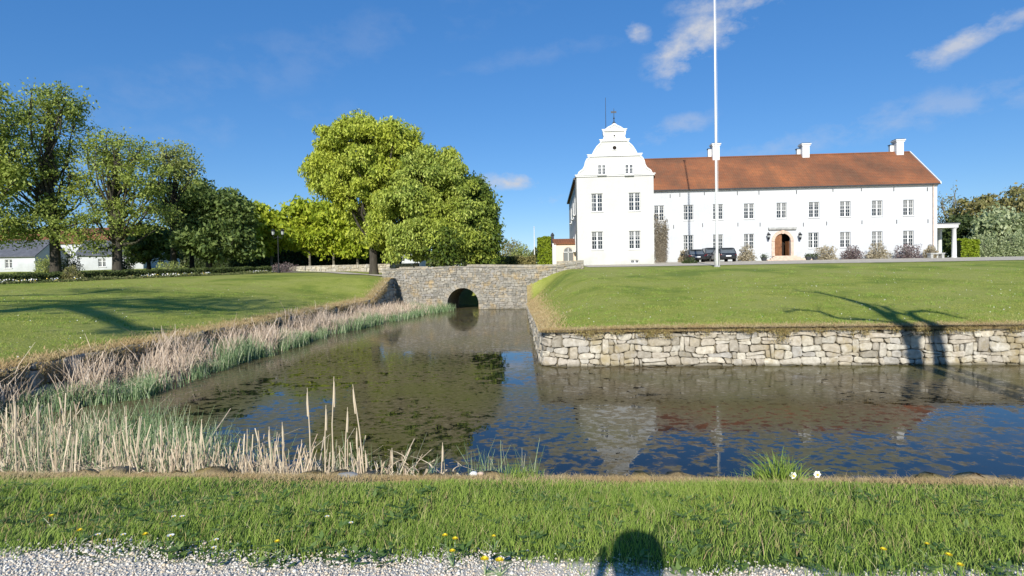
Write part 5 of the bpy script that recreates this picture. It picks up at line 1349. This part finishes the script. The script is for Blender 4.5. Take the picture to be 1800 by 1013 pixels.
# ------------------------------------------------------------------ small flowering plants on the near bank
def daisy_mesh(r, n, h, petal, cup=.3):
    m = MB()
    for lay in range(1 if petal else 3):
        for k in range(n):
            a = 2 * PI * (k + .5 * lay) / n; rr = r * (1 - .25 * lay); w = rr * (PI / n) * .95; zt = h + rr * cup * (1 + lay); c, s_ = math.cos(a), math.sin(a)
            m.add([(c * .2 * r, s_ * .2 * r, h + .002 * lay), (c * rr * .7 - s_ * w, s_ * rr * .7 + c * w, zt * .6 + h * .4), (c * rr, s_ * rr, zt), (c * rr * .7 + s_ * w, s_ * rr * .7 - c * w, zt * .6 + h * .4)], [(0, 1, 2, 3)])
    return m
def flowers():
    yl = [((90, 912), 'yellow dandelion in the grass near the left edge, the uppermost there'), ((140, 938), 'yellow dandelion above the gravel near the left edge'), ((255, 945), 'yellow dandelion just above a bulge of the gravel, left part'),
          ((487, 958), 'lone yellow dandelion at the gravel edge left of the middle'), ((782, 947), 'yellow dandelion, left flower of the pair below the middle'), ((800, 953), 'yellow dandelion, right flower of the pair below the middle'),
          ((795, 975), 'yellow dandelion hanging just below the pair'), ((868, 948), 'small yellow dandelion right of the pair'), ((852, 990), 'large yellow dandelion on the gravel edge, left of two'), ((878, 992), 'large yellow dandelion on the gravel edge, right of two'),
          ((1553, 972), 'yellow dandelion in the grass of the lower right'), ((1668, 982), 'yellow dandelion near the lower right corner, upper one'), ((1688, 1000), 'yellow dandelion near the lower right corner, on the gravel edge'), ((1630, 962), 'small yellow dandelion between the others of the lower right')]
    wl = [((305, 911), 'white daisy in mid grass, left of a close pair'), ((320, 911), 'white daisy in mid grass, right of a close pair'), ((172, 943), 'white daisy left above the gravel, upper one'), ((190, 953), 'white daisy left above the gravel, lower one'),
          ((217, 943), 'white daisy just left of the left yellow dandelion'), ((300, 945), 'bright white daisy, biggest of the left ones'), ((380, 952), 'white daisy at the gravel edge, upper of two'), ((376, 966), 'white daisy at the gravel edge, lower of two'), ((575, 911), 'white daisy among broad leaves left of the middle'),
          ((617, 922), 'faint white daisy beside the broad leaves')]
    def hit(px, py):
        z = 1.1
        for _ in range(6): p = atz(px, py, z + .07); z = float(z_near(p.x, p.y))
        return p.x, p.y, z
    yp = None; wp = None
    for (px, lab) in yl:
        x, y, z = hit(*px)
        r = empty('dandelion', (x, y, z)); tag(r, lab, 'dandelion', 'yellow dandelions in the near grass')
        h = .085; sc = 1.35 if 'large' in lab else (.75 if 'small' in lab else 1.0)
        m = MB(); m.tube([(0, 0, -.01), (.006, 0, h * .5), (0, 0, h)], [.0022, .002, .002], 5); m.build('stem', M_stem, r)
        daisy_mesh(.019 * sc, 12, h, False, .45).build('flower_head', M_yel, r)
        V, F = blades(np.zeros((9, 3)), rng.uniform(.02, .06, 9), .014, rng.normal(size=(9, 2)) * .06, 3, .3); link('leaf', arr_mesh('leaf', V, F), M_shoot, r)
    for (px, lab) in wl:
        x, y, z = hit(*px); r = empty('daisy', (x, y, z)); tag(r, lab, 'daisy', 'white daisies in the near grass'); h = .08; sc = 1.4 if 'biggest' in lab else 1
        m = MB(); m.tube([(0, 0, -.01), (0, .004, h * .5), (0, 0, h)], [.0016, .0014, .0014], 5); m.build('stem', M_stem, r)
        daisy_mesh(.0165 * sc, 11, h, True, .25).build('petals', M_pet, r); m = MB(); m.lathe(0, 0, [(.0055, h), (.0055, h + .004), (.002, h + .006)], 8); m.build('flower_eye', M_eye, r)
    # narcissus clump on the bank edge
    b = at(1372, 878, 5.25); z = float(z_near(b.x, b.y)); r = empty('narcissus_clump', (b.x, b.y, z)); tag(r, 'leafy clump of tall green blades with two white narcissus flowers', 'narcissus')
    n = 260; P = np.stack([rng.normal(size=n) * .11, rng.normal(size=n) * .07, np.zeros(n) - .01], 1); H = rng.uniform(.12, .34, n) * np.exp(-(P[:, 0] / .22) ** 2)
    V, F = blades(P, H, rng.uniform(.007, .012, n), rng.normal(size=(n, 2)) * .07 + P[:, :2] * .6, 4, .2); link('leaves', arr_mesh('leaves', V, F), M_grass, r)
    for fx, fy in ((1380, 826), (1421, 824)):
        q = at(fx, fy, b.y + .02) - Vector((b.x, b.y, z)); q.y = -.13; m = MB(); m.tube([(q.x * .6, 0, 0), (q.x * .85, -.07, q.z * .6), (q.x, -.12, q.z)], [.004, .0035, .003], 6); st = m.build('flower_stem', M_stem, r)
        m = MB()
        for lay in range(2):
            for k in range(6):
                a = 2 * PI * k / 6 + lay * .5; c, s_ = math.cos(a), math.sin(a); rr = .036 - lay * .008; w = .015; o = .02 - .012 * lay
                m.add([(q.x, -.11 - o, q.z), (q.x + c * rr * .6 - s_ * w, -.11 - o - .006, q.z + s_ * rr * .6 + c * w), (q.x + c * rr, -.11 - o - .004, q.z + s_ * rr), (q.x + c * rr * .6 + s_ * w, -.11 - o - .006, q.z + s_ * rr * .6 - c * w)], [(0, 1, 2, 3)])
        m.build('flower', M_pet, r); m = MB(); m.tube([(q.x, -.13, q.z), (q.x, -.15, q.z)], [.006, .010], 8); m.build('trumpet', M_eye, r)
    for (px, py), s_, lab in (((914, 868), .17, 'tuft of long pale green grass by the mossy boulders'), ((1350, 872), .16, 'grey-green tuft left of the narcissus clump')):
        b = at(px, py, 5.35); z = float(z_near(b.x, b.y)); n = 120; P = np.stack([rng.normal(size=n) * .09, rng.normal(size=n) * .05, np.zeros(n)], 1)
        V, F = blades(P, rng.uniform(.08, s_, n), .006, rng.normal(size=(n, 2)) * .05, 3, .2); o = empty('grass_tuft', (b.x, b.y, z)); link('grass_blades', arr_mesh('grass_blades', V, F), M_grass, o); tag(o, lab, 'grass tuft')
    # loose stones on the edge
    rd = random.Random(9)
    for (px, py), sx, lab, mt in (((833, 842), .045, 'small rounded white stone on the bank among the last reeds', M_trim), ((610, 838), .13, 'flat grey slab on the bank under the tall reeds', M_grey), ((845, 850), .035, 'small cream stone right of the white stone', M_sand)):
        b = at(px, py, 5.72); z = .80; n, k = 10, 6; vs_ = []; fs = []
        for a in range(k + 1):
            ph = PI * a / k - PI / 2
            for j in range(n): th = 2 * PI * j / n; q = rd.uniform(.86, 1.1); vs_.append((math.cos(th) * math.cos(ph) * sx * q, math.sin(th) * math.cos(ph) * sx * .7 * q, math.sin(ph) * sx * (.62 if sx < .1 else .22)))
        for a in range(k):
            for j in range(n): fs.append((a * n + j, a * n + (j + 1) % n, (a + 1) * n + (j + 1) % n, (a + 1) * n + j))
        m = MB(); m.add(vs_, fs); o = m.build('stone', mt, None, True); o.location = (b.x, b.y, z); tag(o, lab, 'stone')
flowers()
def border():
    parts = []; a, b = P2(-30, 37.7), P2(470, 59.2); n = 9000; t = rng.random(n); x = a[0] + (b[0] - a[0]) * t + rng.normal(size=n) * .35; y = a[1] + (b[1] - a[1]) * t + rng.normal(size=n) * .35
    z = gz(x, y); h = .16 * (1 + wav(x, y, 1.2)); C = np.stack([x, y, z + rng.random(n) * (h + .05)], 1)
    emit('flower_border', [leaf_quads(C, rng.uniform(.06, .16, n), .07, -.2)], island('border_leaves', [(0, (.05, .07, .025)), (.4, (.12, .15, .05)), (.8, (.22, .24, .09)), (1, (.34, .28, .14))], .8, .2), 'leafy flower border along the far edge of the left lawn', 'flower border')
    n = 900; t = rng.random(n); x = a[0] + (b[0] - a[0]) * t + rng.normal(size=n) * .3; y = a[1] + (b[1] - a[1]) * t + rng.normal(size=n) * .3; k = wav(x, y, .8, 3) > .1; x, y = x[k], y[k]; n = len(x)
    C = np.stack([x, y, gz(x, y) + rng.uniform(.15, .34, n)], 1)
    emit('border_flowers', [leaf_quads(C, .09, .09, 0)], island('border_petals', [(0, (.75, .75, .70)), (.75, (.8, .8, .76)), (.8, (.7, .55, .1)), (1, (.7, .5, .1))], .7), 'white and yellow blossoms in the flower border', 'flowers')
border()

# ------------------------------------------------------------------ flagpole, lamp, cars, small fittings
def flagpole():
    D = 46; b = at(1260.5, 472, D); z = float(gz(b.x, D)); r = empty('flagpole', (b.x, D, z)); tag(r, 'tall white flagpole on the lawn in front of the castle', 'flagpole')
    m = MB(); m.tube([(0, 0, -.3), (0, 0, .9), (-.02, 0, 12), (-.05, 0, 26)], [.105, .105, .09, .05], 16); m.build('pole', M_trim, r, True)
    m = MB(); m.lathe(0, 0, [(.25, -.2), (.25, .06), (.2, .1)], 14); m.box(-.2, -.135, -.06, .06, 0, 1.1); m.box(.135, .2, -.06, .06, 0, 1.1); m.build('foot', M_grey, r)
    m = MB(); m.lathe(-.05, 0, [(.02, 26), (.12, 26.05), (.16, 26.17), (.12, 26.29), (.02, 26.34)], 12); m.build('finial', M_yel, r, True)
    m = MB(); m.tube([(.16, -.02, 1.3), (.12, -.02, 14), (.03, -.02, 25.9)], [.008] * 3, 4); m.build('halyard', M_trim, r); m = MB(); m.box(.13, .17, -.05, .05, 1.25, 1.42); m.build('cleat', M_iron, r)
    p = foot(940, 90); r = empty('flagpole', p); tag(r, 'thin distant white pole beyond the bridge, beside the bright hedge', 'pole', None)
    m = MB(); m.tube([(0, 0, -.2), (0, 0, 3.5), (0, 0, at(940, 400, 90).z - p[2])], [.09, .08, .05], 8); m.build('pole', M_trim, r); m = MB(); zt = at(940, 400, 90).z - p[2]; m.lathe(0, 0, [(.05, zt), (.1, zt + .08), (.02, zt + .17)], 8); m.build('finial', M_trim, r)
flagpole()
def lamp():
    D = 60.5; p = foot(490, D); r = empty('lamp_post', p); tag(r, 'black lamp post with two lanterns at the end of the flower border', 'lamp post')
    h = at(490, 416, D).z - p[2]
    m = MB(); m.lathe(0, 0, [(.16, -.1), (.16, .25), (.09, .35), (.07, 1.0), (.05, 1.1), (.042, h - .2), (.06, h - .1), (.03, h + .1)], 10); m.build('post', M_iron, r)
    m = MB(); m.tube([(-.5, 0, h + .12), (-.42, 0, h - .2), (0, 0, h - .05), (.42, 0, h - .2), (.5, 0, h + .12)], [.022] * 5, 6); m.build('arm', M_iron, r)
    for x in (-.5, .5):
        m = MB(); m.lathe(x, 0, [(.05, h + .1), (.11, h + .16), (.17, h + .55), (.24, h + .58), (.13, h + .72), (.03, h + .8)], 6); ln = m.build('lantern', M_iron, r)
        g = MB(); g.lathe(x, 0, [(.12, h + .2), (.172, h + .52)], 6); g.build('lantern_glass', bpy.data.materials['lantern_glass'], ln)
lamp()
M_paint = simple('black_car_paint', (.018, .02, .024), .18, .1, .5, .02, .005, .6); M_tyre = simple('tyre', (.02, .02, .02), .85, .2, 20); M_rim = simple('alloy', (.45, .46, .48), .35, .1, 5, metal=.8); M_red = simple('tail_lamp', (.10, .008, .01), .2, .1, 5)
M_plate = simple('number_plate', (.75, .76, .76), .5, .02, 20); M_cglass = simple('car_glass', (.10, .115, .125), .05, .2, 1, .02, .01, .7)
def car(label, px, D, heading, W_, L, Hh, estate):
    """rear of the car looks along -y; sections from tail to nose"""
    p = foot(px, D); r = empty('parked_car', (p[0], p[1], p[2] + .03), heading); tag(r, label, 'car', 'dark cars parked before the castle')
    hw = W_ / 2; b = .28; belt = Hh * .62
    # y, z bottom, z belt, half width at sill, at belt
    sec = [(0.0, .42, belt * .86, .80, .84), (.06, .30, belt * .96, .93, .95), (.35, b, belt, .98, .99), (1.0, b, belt * 1.0, 1, 1), (2.2, b, belt * .99, 1, 1), (L - 1.35, b, belt * .95, 1, .99), (L - .6, b, belt * .86, .97, .96), (L - .15, .32, belt * .74, .9, .88), (L, .42, belt * .62, .76, .76)]
    m = MB(); ring = []
    for y, z0, z1, a, c in sec:
        zm = z0 + (z1 - z0) * .55
        R_ = [(-hw * a * .93, z0), (-hw * a, z0 + .1), (-hw * max(a, c) * 1.0, zm), (-hw * c * .985, z1 - .06), (-hw * c * .9, z1), (hw * c * .9, z1), (hw * c * .985, z1 - .06), (hw * max(a, c), zm), (hw * a, z0 + .1), (hw * a * .93, z0)]
        ring += [(x, y, z) for x, z in R_]
    n = 10; fs = [tuple(range(n)), tuple(reversed(range((len(sec) - 1) * n, len(sec) * n)))]
    for i in range(len(sec) - 1):
        for k in range(n): fs.append((i * n + k, (i + 1) * n + k, (i + 1) * n + (k + 1) % n, i * n + (k + 1) % n))
    m.add(ring, fs); body = m.build('body', M_paint, r, True)
    md = body.modifiers.new('edge', 'BEVEL'); md.width = .03; md.segments = 2; md.limit_method = 'ANGLE'
    y0, y1, y2, y3 = (.18, .55, 2.5, 3.3) if estate else (.25, .95, 2.4, 3.25)
    rt = .78
    def ring4(f): return [(-hw * .9, y0 + f, belt - .01), (hw * .9, y0 + f, belt - .01), (hw * .9, y3 - f, belt - .01), (-hw * .9, y3 - f, belt - .01), (-hw * rt, y1, Hh - .06), (hw * rt, y1, Hh - .06), (hw * rt, y2, Hh - .06), (-hw * rt, y2, Hh - .06)]
    m = MB(); v = ring4(0); m.add(v, [(0, 1, 5, 4), (1, 2, 6, 5), (2, 3, 7, 6), (3, 0, 4, 7)]); m.build('window', M_cglass, r)
    m = MB(); m.add([(-hw * rt, y1 - .1, Hh - .07), (hw * rt, y1 - .1, Hh - .07), (hw * rt, y2, Hh - .07), (-hw * rt, y2, Hh - .07), (-hw * .66, y1 + .05, Hh), (hw * .66, y1 + .05, Hh), (hw * .66, y2 - .15, Hh), (-hw * .66, y2 - .15, Hh)],
        [(0, 1, 5, 4), (1, 2, 6, 5), (2, 3, 7, 6), (3, 0, 4, 7), (4, 5, 6, 7), (3, 2, 1, 0)])
    def bar(a, b_, w):
        m.tube([a, b_], [w, w], 6)
    for sx in (-1, 1):
        bar((sx * hw * .9, y0, belt), (sx * hw * rt, y1, Hh - .06), .045); bar((sx * hw * .9, y3, belt), (sx * hw * rt, y2, Hh - .06), .04); bar((sx * hw * .9, 1.75, belt), (sx * hw * rt, 1.75, Hh - .06), .035)
    m.build('roof', M_paint, r)
    for sx in (-1, 1):
        m = MB(); m.box(sx * hw * .9 - .16, sx * hw * .9 + .02 if sx > 0 else sx * hw * .9 + .16, -.03, .12, belt - .24, belt - .14); m.build('tail_light', M_red, r)
        m = MB(); m.add([(sx * hw * 1.0, 2.75, belt), (sx * (hw + .2), 2.75, belt + .02), (sx * (hw + .2), 2.85, belt + .02), (sx * hw, 2.85, belt), (sx * hw, 2.75, belt + .15), (sx * (hw + .2), 2.75, belt + .17), (sx * (hw + .2), 2.85, belt + .17), (sx * hw, 2.85, belt + .15)],
            [(0, 3, 2, 1), (4, 5, 6, 7), (0, 1, 5, 4), (1, 2, 6, 5), (2, 3, 7, 6), (3, 0, 4, 7)]); m.build('mirror', M_paint, r)
        for y in (.85, L - .85):
            m = MB(); x0_, x1_ = sorted((sx * (hw - .2), sx * (hw + .012))); mm = 18; v = []
            for x in (x0_, x1_): v += [(x, y + .33 * math.cos(2 * PI * k / mm), .33 + .33 * math.sin(2 * PI * k / mm)) for k in range(mm)]
            m.add(v, [tuple(range(mm)), tuple(reversed(range(mm, 2 * mm)))] + [(k, k + mm, (k + 1) % mm + mm, (k + 1) % mm) for k in range(mm)]); wh = m.build('wheel', M_tyre, r)
            m = MB(); xo = sx * (hw + .018)
            for k in range(5):
                a = 2 * PI * k / 5; m.add([(xo, y, .33), (xo, y + .21 * math.cos(a - .28), .33 + .21 * math.sin(a - .28)), (xo, y + .21 * math.cos(a + .28), .33 + .21 * math.sin(a + .28))], [(0, 1, 2)])
            m.build('rim', M_rim, wh)
    m = MB(); m.box(-.27, .27, -.035, -.008 + .02, belt - .38, belt - .26); m.build('number_plate', M_plate, r)
    m = MB(); m.box(-hw * .9, hw * .9, -.07, .1, .34, .52); m.build('bumper', M_tyre, r)
    m = MB(); m.box(-.55, .55, y1 - .22, y1 - .12, Hh - .14, Hh - .1); m.build('spoiler', M_paint, r)
car('dark hatchback parked left of the flagpole seen from behind', 1227, 60.3, R(-4), 1.78, 4.1, 1.42, False)
car('dark car mostly hidden behind the flagpole, middle of three', 1254, 64.6, R(-4), 1.76, 4.4, 1.62, True)
car('black estate car parked right of the flagpole seen from behind', 1281, 60.3, R(-4), 1.84, 4.5, 1.52, True)
def fittings():
    for px, lab, s_ in ((1343, 'dark stone flower pot left of the door steps', 1), (1421, 'dark stone flower pot right of the door steps', 1), (1432, 'dark pot with a small plant beside the first tan bush', .9)):
        p = foot(px, 62.2); r = empty('flower_pot', (p[0], p[1], p[2] + .02)); tag(r, lab, 'flower pot')
        m = MB(); m.lathe(0, 0, [(.2 * s_, 0), (.26 * s_, .1), (.34 * s_, .34), (.38 * s_, .38), (.3 * s_, .38), (.28 * s_, .3)], 14); m.build('pot', M_lead, r)
        P = rng.normal(size=(240, 3)) * np.array([.2, .2, .12]) + np.array([0, 0, .5]); V, F = leaf_quads(P, .12, .07, -.2); link('foliage', arr_mesh('foliage', V, F), M_darkl, r)
    p = foot(1645, 59); r = empty('stone_trough', (p[0], p[1], p[2] + .02)); tag(r, 'small weathered stone trough on the gravel near the castle corner', 'trough')
    m = MB(); m.box(-.75, .75, -.3, .3, .42, .56); m.box(-.7, -.45, -.25, .25, 0, .418); m.box(.45, .7, -.25, .25, 0, .418); m.build('slab', M_grey, r)
    m = MB(); m.lathe(-.5, -.1, [(.16, .562), (.24, .8), (.27, .82), (.2, .82)], 10); m.build('pot', M_mortar, r)
fittings()

# ------------------------------------------------------------------ trees behind the photographer, known by their shadows
def surf(px, py, wall=False):
    """where the sight line through the pixel meets lawn or castle-side wall"""
    d = ray(px, py); o = Vector((0, 0, CAM_Z))
    if wall:
        t = 16.0 / d.y
        for _ in range(6): q = o + d * t; t = front_y(q.x) / d.y
        return o + d * t
    t = 9.0
    while t < 90:
        q = o + d * t
        if q.y > 8 and float(gz(q.x, q.y)) > q.z and float(gz(q.x, q.y)) > 0: return q
        t += .05
    return o + d * 60
def back(q, yp):
    k = (q.y - yp) / SUN_DIR.y; return q - SUN_DIR * k
def shadow_tree(name, label, yp, base, lines, blobs=(), seed=1, leaf=.12):
    root = empty(name, base); tag(root, label, 'tree'); b = Vector(base); m = MB()
    rd = random.Random(seed); ends = []
    for pts, r0, r1 in lines:
        P = [p - b for p in pts]; n = len(P)
        # a gentle depth so that the limbs spread in every direction; the sun sees the same outline
        Q = []
        for i, p in enumerate(P): Q.append(p - SUN_DIR * (math.sin(i * 1.3 + seed) * .25 * i / n))
        m.tube(Q, [r0 + (r1 - r0) * i / (n - 1) for i in range(n)], 8, True); ends.append(Q[-1]); ends.append(Q[-2])
        for i in range(2, n):
            for _ in range(2):
                e = Q[i] + Vector((rd.uniform(-1, 1), rd.uniform(-1, 1), rd.uniform(.1, .9))) * rd.uniform(.5, 1.1); m.tube([Q[i], (Q[i] + e) / 2 + Vector((0, 0, .06)), e], [r1 * .5, r1 * .35, .008], 5, False)
    m.build('trunk', M_bark, root, True)
    P = []
    for c, s_, n in blobs: P.append(rng.normal(size=(n, 3)) * s_ * np.array([1, 1, .6]) + np.array(c - b))
    for e in ends: P.append(rng.normal(size=(14, 3)) * .22 + np.array(e))
    P = np.concatenate(P); V, F = leaf_quads(P, rng.uniform(.5, 1.4, len(P)) * leaf, leaf * .55, .2); link('crown', arr_mesh('crown', V, F), M_elm, root)
def shadows():
    yp = 1.2
    A = [surf(1609, 640, True), surf(1604, 606, True), surf(1592, 580, True)] + [surf(*q) for q in ((1572, 562), (1548, 548), (1515, 534), (1480, 524), (1440, 515), (1400, 512))]
    A = [back(q, yp) for q in A]; g = Vector((A[0].x + .05, yp, 1.0)); mid = (A[0] + g) / 2 + Vector((.12, 0, 0))
    lA = [g, mid] + A[:4]
    A2 = [A[2]] + [back(surf(*q), yp) for q in ((1555, 566), (1520, 562), (1475, 561), (1440, 548), (1402, 545), (1380, 549))]
    A3 = [A[3]] + [back(surf(*q), yp) for q in ((1570, 548), (1556, 540), (1530, 536))]
    B = [surf(1652, 640, True), surf(1648, 606, True), surf(1640, 582, True)] + [surf(*q) for q in ((1625, 566), (1604, 556), (1598, 549), (1622, 547), (1655, 551), (1690, 560))]
    B = [back(q, yp) for q in B]; B2 = [B[4]] + [back(surf(*q), yp) for q in ((1585, 552), (1570, 548), (1552, 541))]
    g2 = g + Vector((.30, .0, 0))
    shadow_tree('leaning_tree', 'twin-stemmed leaning tree on the near bank whose shadow falls on the moat wall', yp, (g.x, yp, 1.0),
                [(lA, .26, .20), ([A[3]] + A[4:], .21, .06), (A2, .15, .06), (A3, .13, .05), ([g2, (g2 + B[0]) / 2 + Vector((.1, 0, 0))] + B[:4], .23, .17), (B[3:], .17, .05), (B2, .14, .05)], (), 3)
    yp = -5.0
    def L(*q): return [back(surf(*p), yp) for p in q]
    l1 = L((-60, 522), (0, 521), (60, 519), (120, 519), (170, 514), (215, 509)); l2 = L((0, 530), (80, 529), (150, 531), (240, 526), (290, 528)); l3 = L((-50, 549), (10, 548), (60, 542), (120, 537), (200, 537), (260, 541), (330, 545))
    l4 = L((120, 538), (170, 552), (205, 566), (235, 580)); l5 = L((200, 530), (250, 526), (300, 534), (340, 541), (400, 546))
    blobs = [(p, s_, n) for p, s_, n in ((L((345, 535))[0], 1.9, 1100), (L((300, 530))[0], 1.6, 700), (L((410, 538))[0], 2.0, 900), (L((105, 536))[0], 1.2, 600), (L((170, 510))[0], 1.0, 350), (L((235, 582))[0], .5, 120), (L((250, 514))[0], 1.0, 260))]
    b1 = Vector((l3[0].x - .6, yp, 1.0)); fork = Vector((l3[0].x - .3, yp, min(l3[0].z, l1[0].z) * .7))
    shadow_tree('park_tree', 'spreading park tree behind the photographer whose shadow crosses the left lawn', yp, tuple(b1),
                [([b1, fork, l3[0]] , .42, .24), (l3, .42, .2), ([fork, l1[0]] , .3, .26), (l1, .28, .14), ([fork, l2[0]], .3, .26), (l2, .26, .14), (l4, .3, .2), (l5, .24, .16)], blobs, 5, .3)
shadows()

# ------------------------------------------------------------------ the photographer, whose shadow falls on the grass in front
def photographer():
    gz0 = float(z_near(0, -.5)); r = empty('person', (0, -.44, gz0)); r.scale = (1.065, 1.065, 1.065); r.location.x = -.065; tag(r, 'person in a dark jacket holding a phone, seen as a shadow on the grass', 'person')
    hz = CAM_Z - gz0
    skin = simple('skin', (.55, .36, .27), .6, .1, 8); cloth = simple('dark_jacket', (.03, .035, .05), .85, .2, 12); hairm = simple('brown_hair', (.06, .035, .02), .8, .3, 30)
    V = []; E = []; Rr = []
    def v(p, rad, parent=None):
        V.append(p); Rr.append(rad); i = len(V) - 1
        if parent is not None: E.append((parent, i))
        return i
    pel = v((0, 0, .95), (.16, .12)); sp = v((0, 0, 1.12), (.145, .105), pel); ch_ = v((0, .0, 1.33), (.17, .115), sp); nk = v((0, .0, 1.47), (.07, .07), ch_)
    nk2 = v((0, .02, 1.53), (.055, .06), nk); hd = v((0, .03, 1.60), (.075, .09), nk2); hd2 = v((0, .02, 1.69), (.078, .095), hd); v((0, .015, 1.745), (.05, .06), hd2); v((0, .135, 1.612), (.012, .014), hd)
    for sx in (-1, 1):
        v((sx * .088, .02, 1.625), (.012, .022), hd)
        hp = v((sx * .10, 0, .9), (.095, .1), pel); kn = v((sx * .12, .02, .5), (.06, .062), hp); an = v((sx * .13, -.01, .10), (.042, .045), kn); v((sx * .15, .15, .045), (.04, .032), an)
        sh = v((sx * .19, 0, 1.40), (.062, .062), ch_); el = v((sx * .26, .14, 1.16), (.043, .043), sh); wr = v((sx * .125, .33, 1.40), (.028, .024), el); pa = v((sx * .10, .365, 1.46), (.034, .018), wr)
        for k, (dz, ln) in enumerate(((.03, .030), (.014, .034), (-.002, .032), (-.018, .026))):
            f1 = v((sx * (.112 - .004 * k), .385, 1.475 + dz), (.010, .010), pa); f2 = v((sx * (.10 - .004 * k), .385 + ln * .7, 1.485 + dz), (.009, .009), f1); v((sx * (.075), .385 + ln * .55, 1.49 + dz), (.008, .008), f2)
        t1 = v((sx * .085, .352, 1.445), (.012, .012), pa); t2 = v((sx * .072, .362, 1.465), (.010, .010), t1); v((sx * .062, .368, 1.485), (.009, .009), t2)
    me = bpy.data.meshes.new('body'); me.from_pydata(V, E, []); o = link('body', me, skin, r)
    md = o.modifiers.new('skin', 'SKIN'); md.use_smooth_shade = True
    if not me.skin_vertices: me.skin_vertices.new()
    for i, d in enumerate(me.skin_vertices[0].data): d.radius = Rr[i]; d.use_root = (i == 0)
    sd = o.modifiers.new('sub', 'SUBSURF'); sd.levels = sd.render_levels = 2
    m = MB(); m.lathe(0, 0, [(.10, 1.02), (.205, .93), (.21, 1.0), (.20, 1.2), (.215, 1.36), (.14, 1.46), (.075, 1.51)], 18)
    for i, (x, y, z) in enumerate(m.v): m.v[i] = (x * 1.0, y * .68, z)
    for sx in (-1, 1): m.tube([(sx * .16, 0, 1.40), (sx * .2, .01, 1.385), (sx * .26, .14, 1.16), (sx * .19, .25, 1.29), (sx * .14, .31, 1.37)], [.07, .075, .062, .05, .042], 12)
    m.build('jacket', cloth, r, True)
    m = MB()
    for sx in (-1, 1): m.tube([(sx * .09, 0, 1.0), (sx * .10, 0, .9), (sx * .12, .02, .5), (sx * .13, -.01, .1)], [.115, .115, .08, .065], 12)
    m.build('trousers', cloth, r, True)
    m = MB(); m.lathe(0, -.005, [(.05, 1.50), (.105, 1.56), (.125, 1.64), (.125, 1.70), (.10, 1.765), (.04, 1.80)], 16)
    for i, (x, y, z) in enumerate(m.v): m.v[i] = (x, (y if y < .03 or z > 1.69 else .03), z)
    for i, (x, y, z) in enumerate(m.v): m.v[i] = (x * 1.16, y, z)
    m.build('hair', hairm, r, True)
    p = empty('mobile_phone', (0, -.028, hz + gz0 - .012)); tag(p, 'black phone held up in both hands by the photographer', 'phone')
    m = MB(); m.box(-.08, .08, -.022, -.012, -.03, .045); m.build('phone_case', M_iron, p); m = MB(); m.box(-.075, .075, -.0245, -.0225, -.027, .042); m.build('phone_screen', M_cglass, p)
photographer()
#==END==
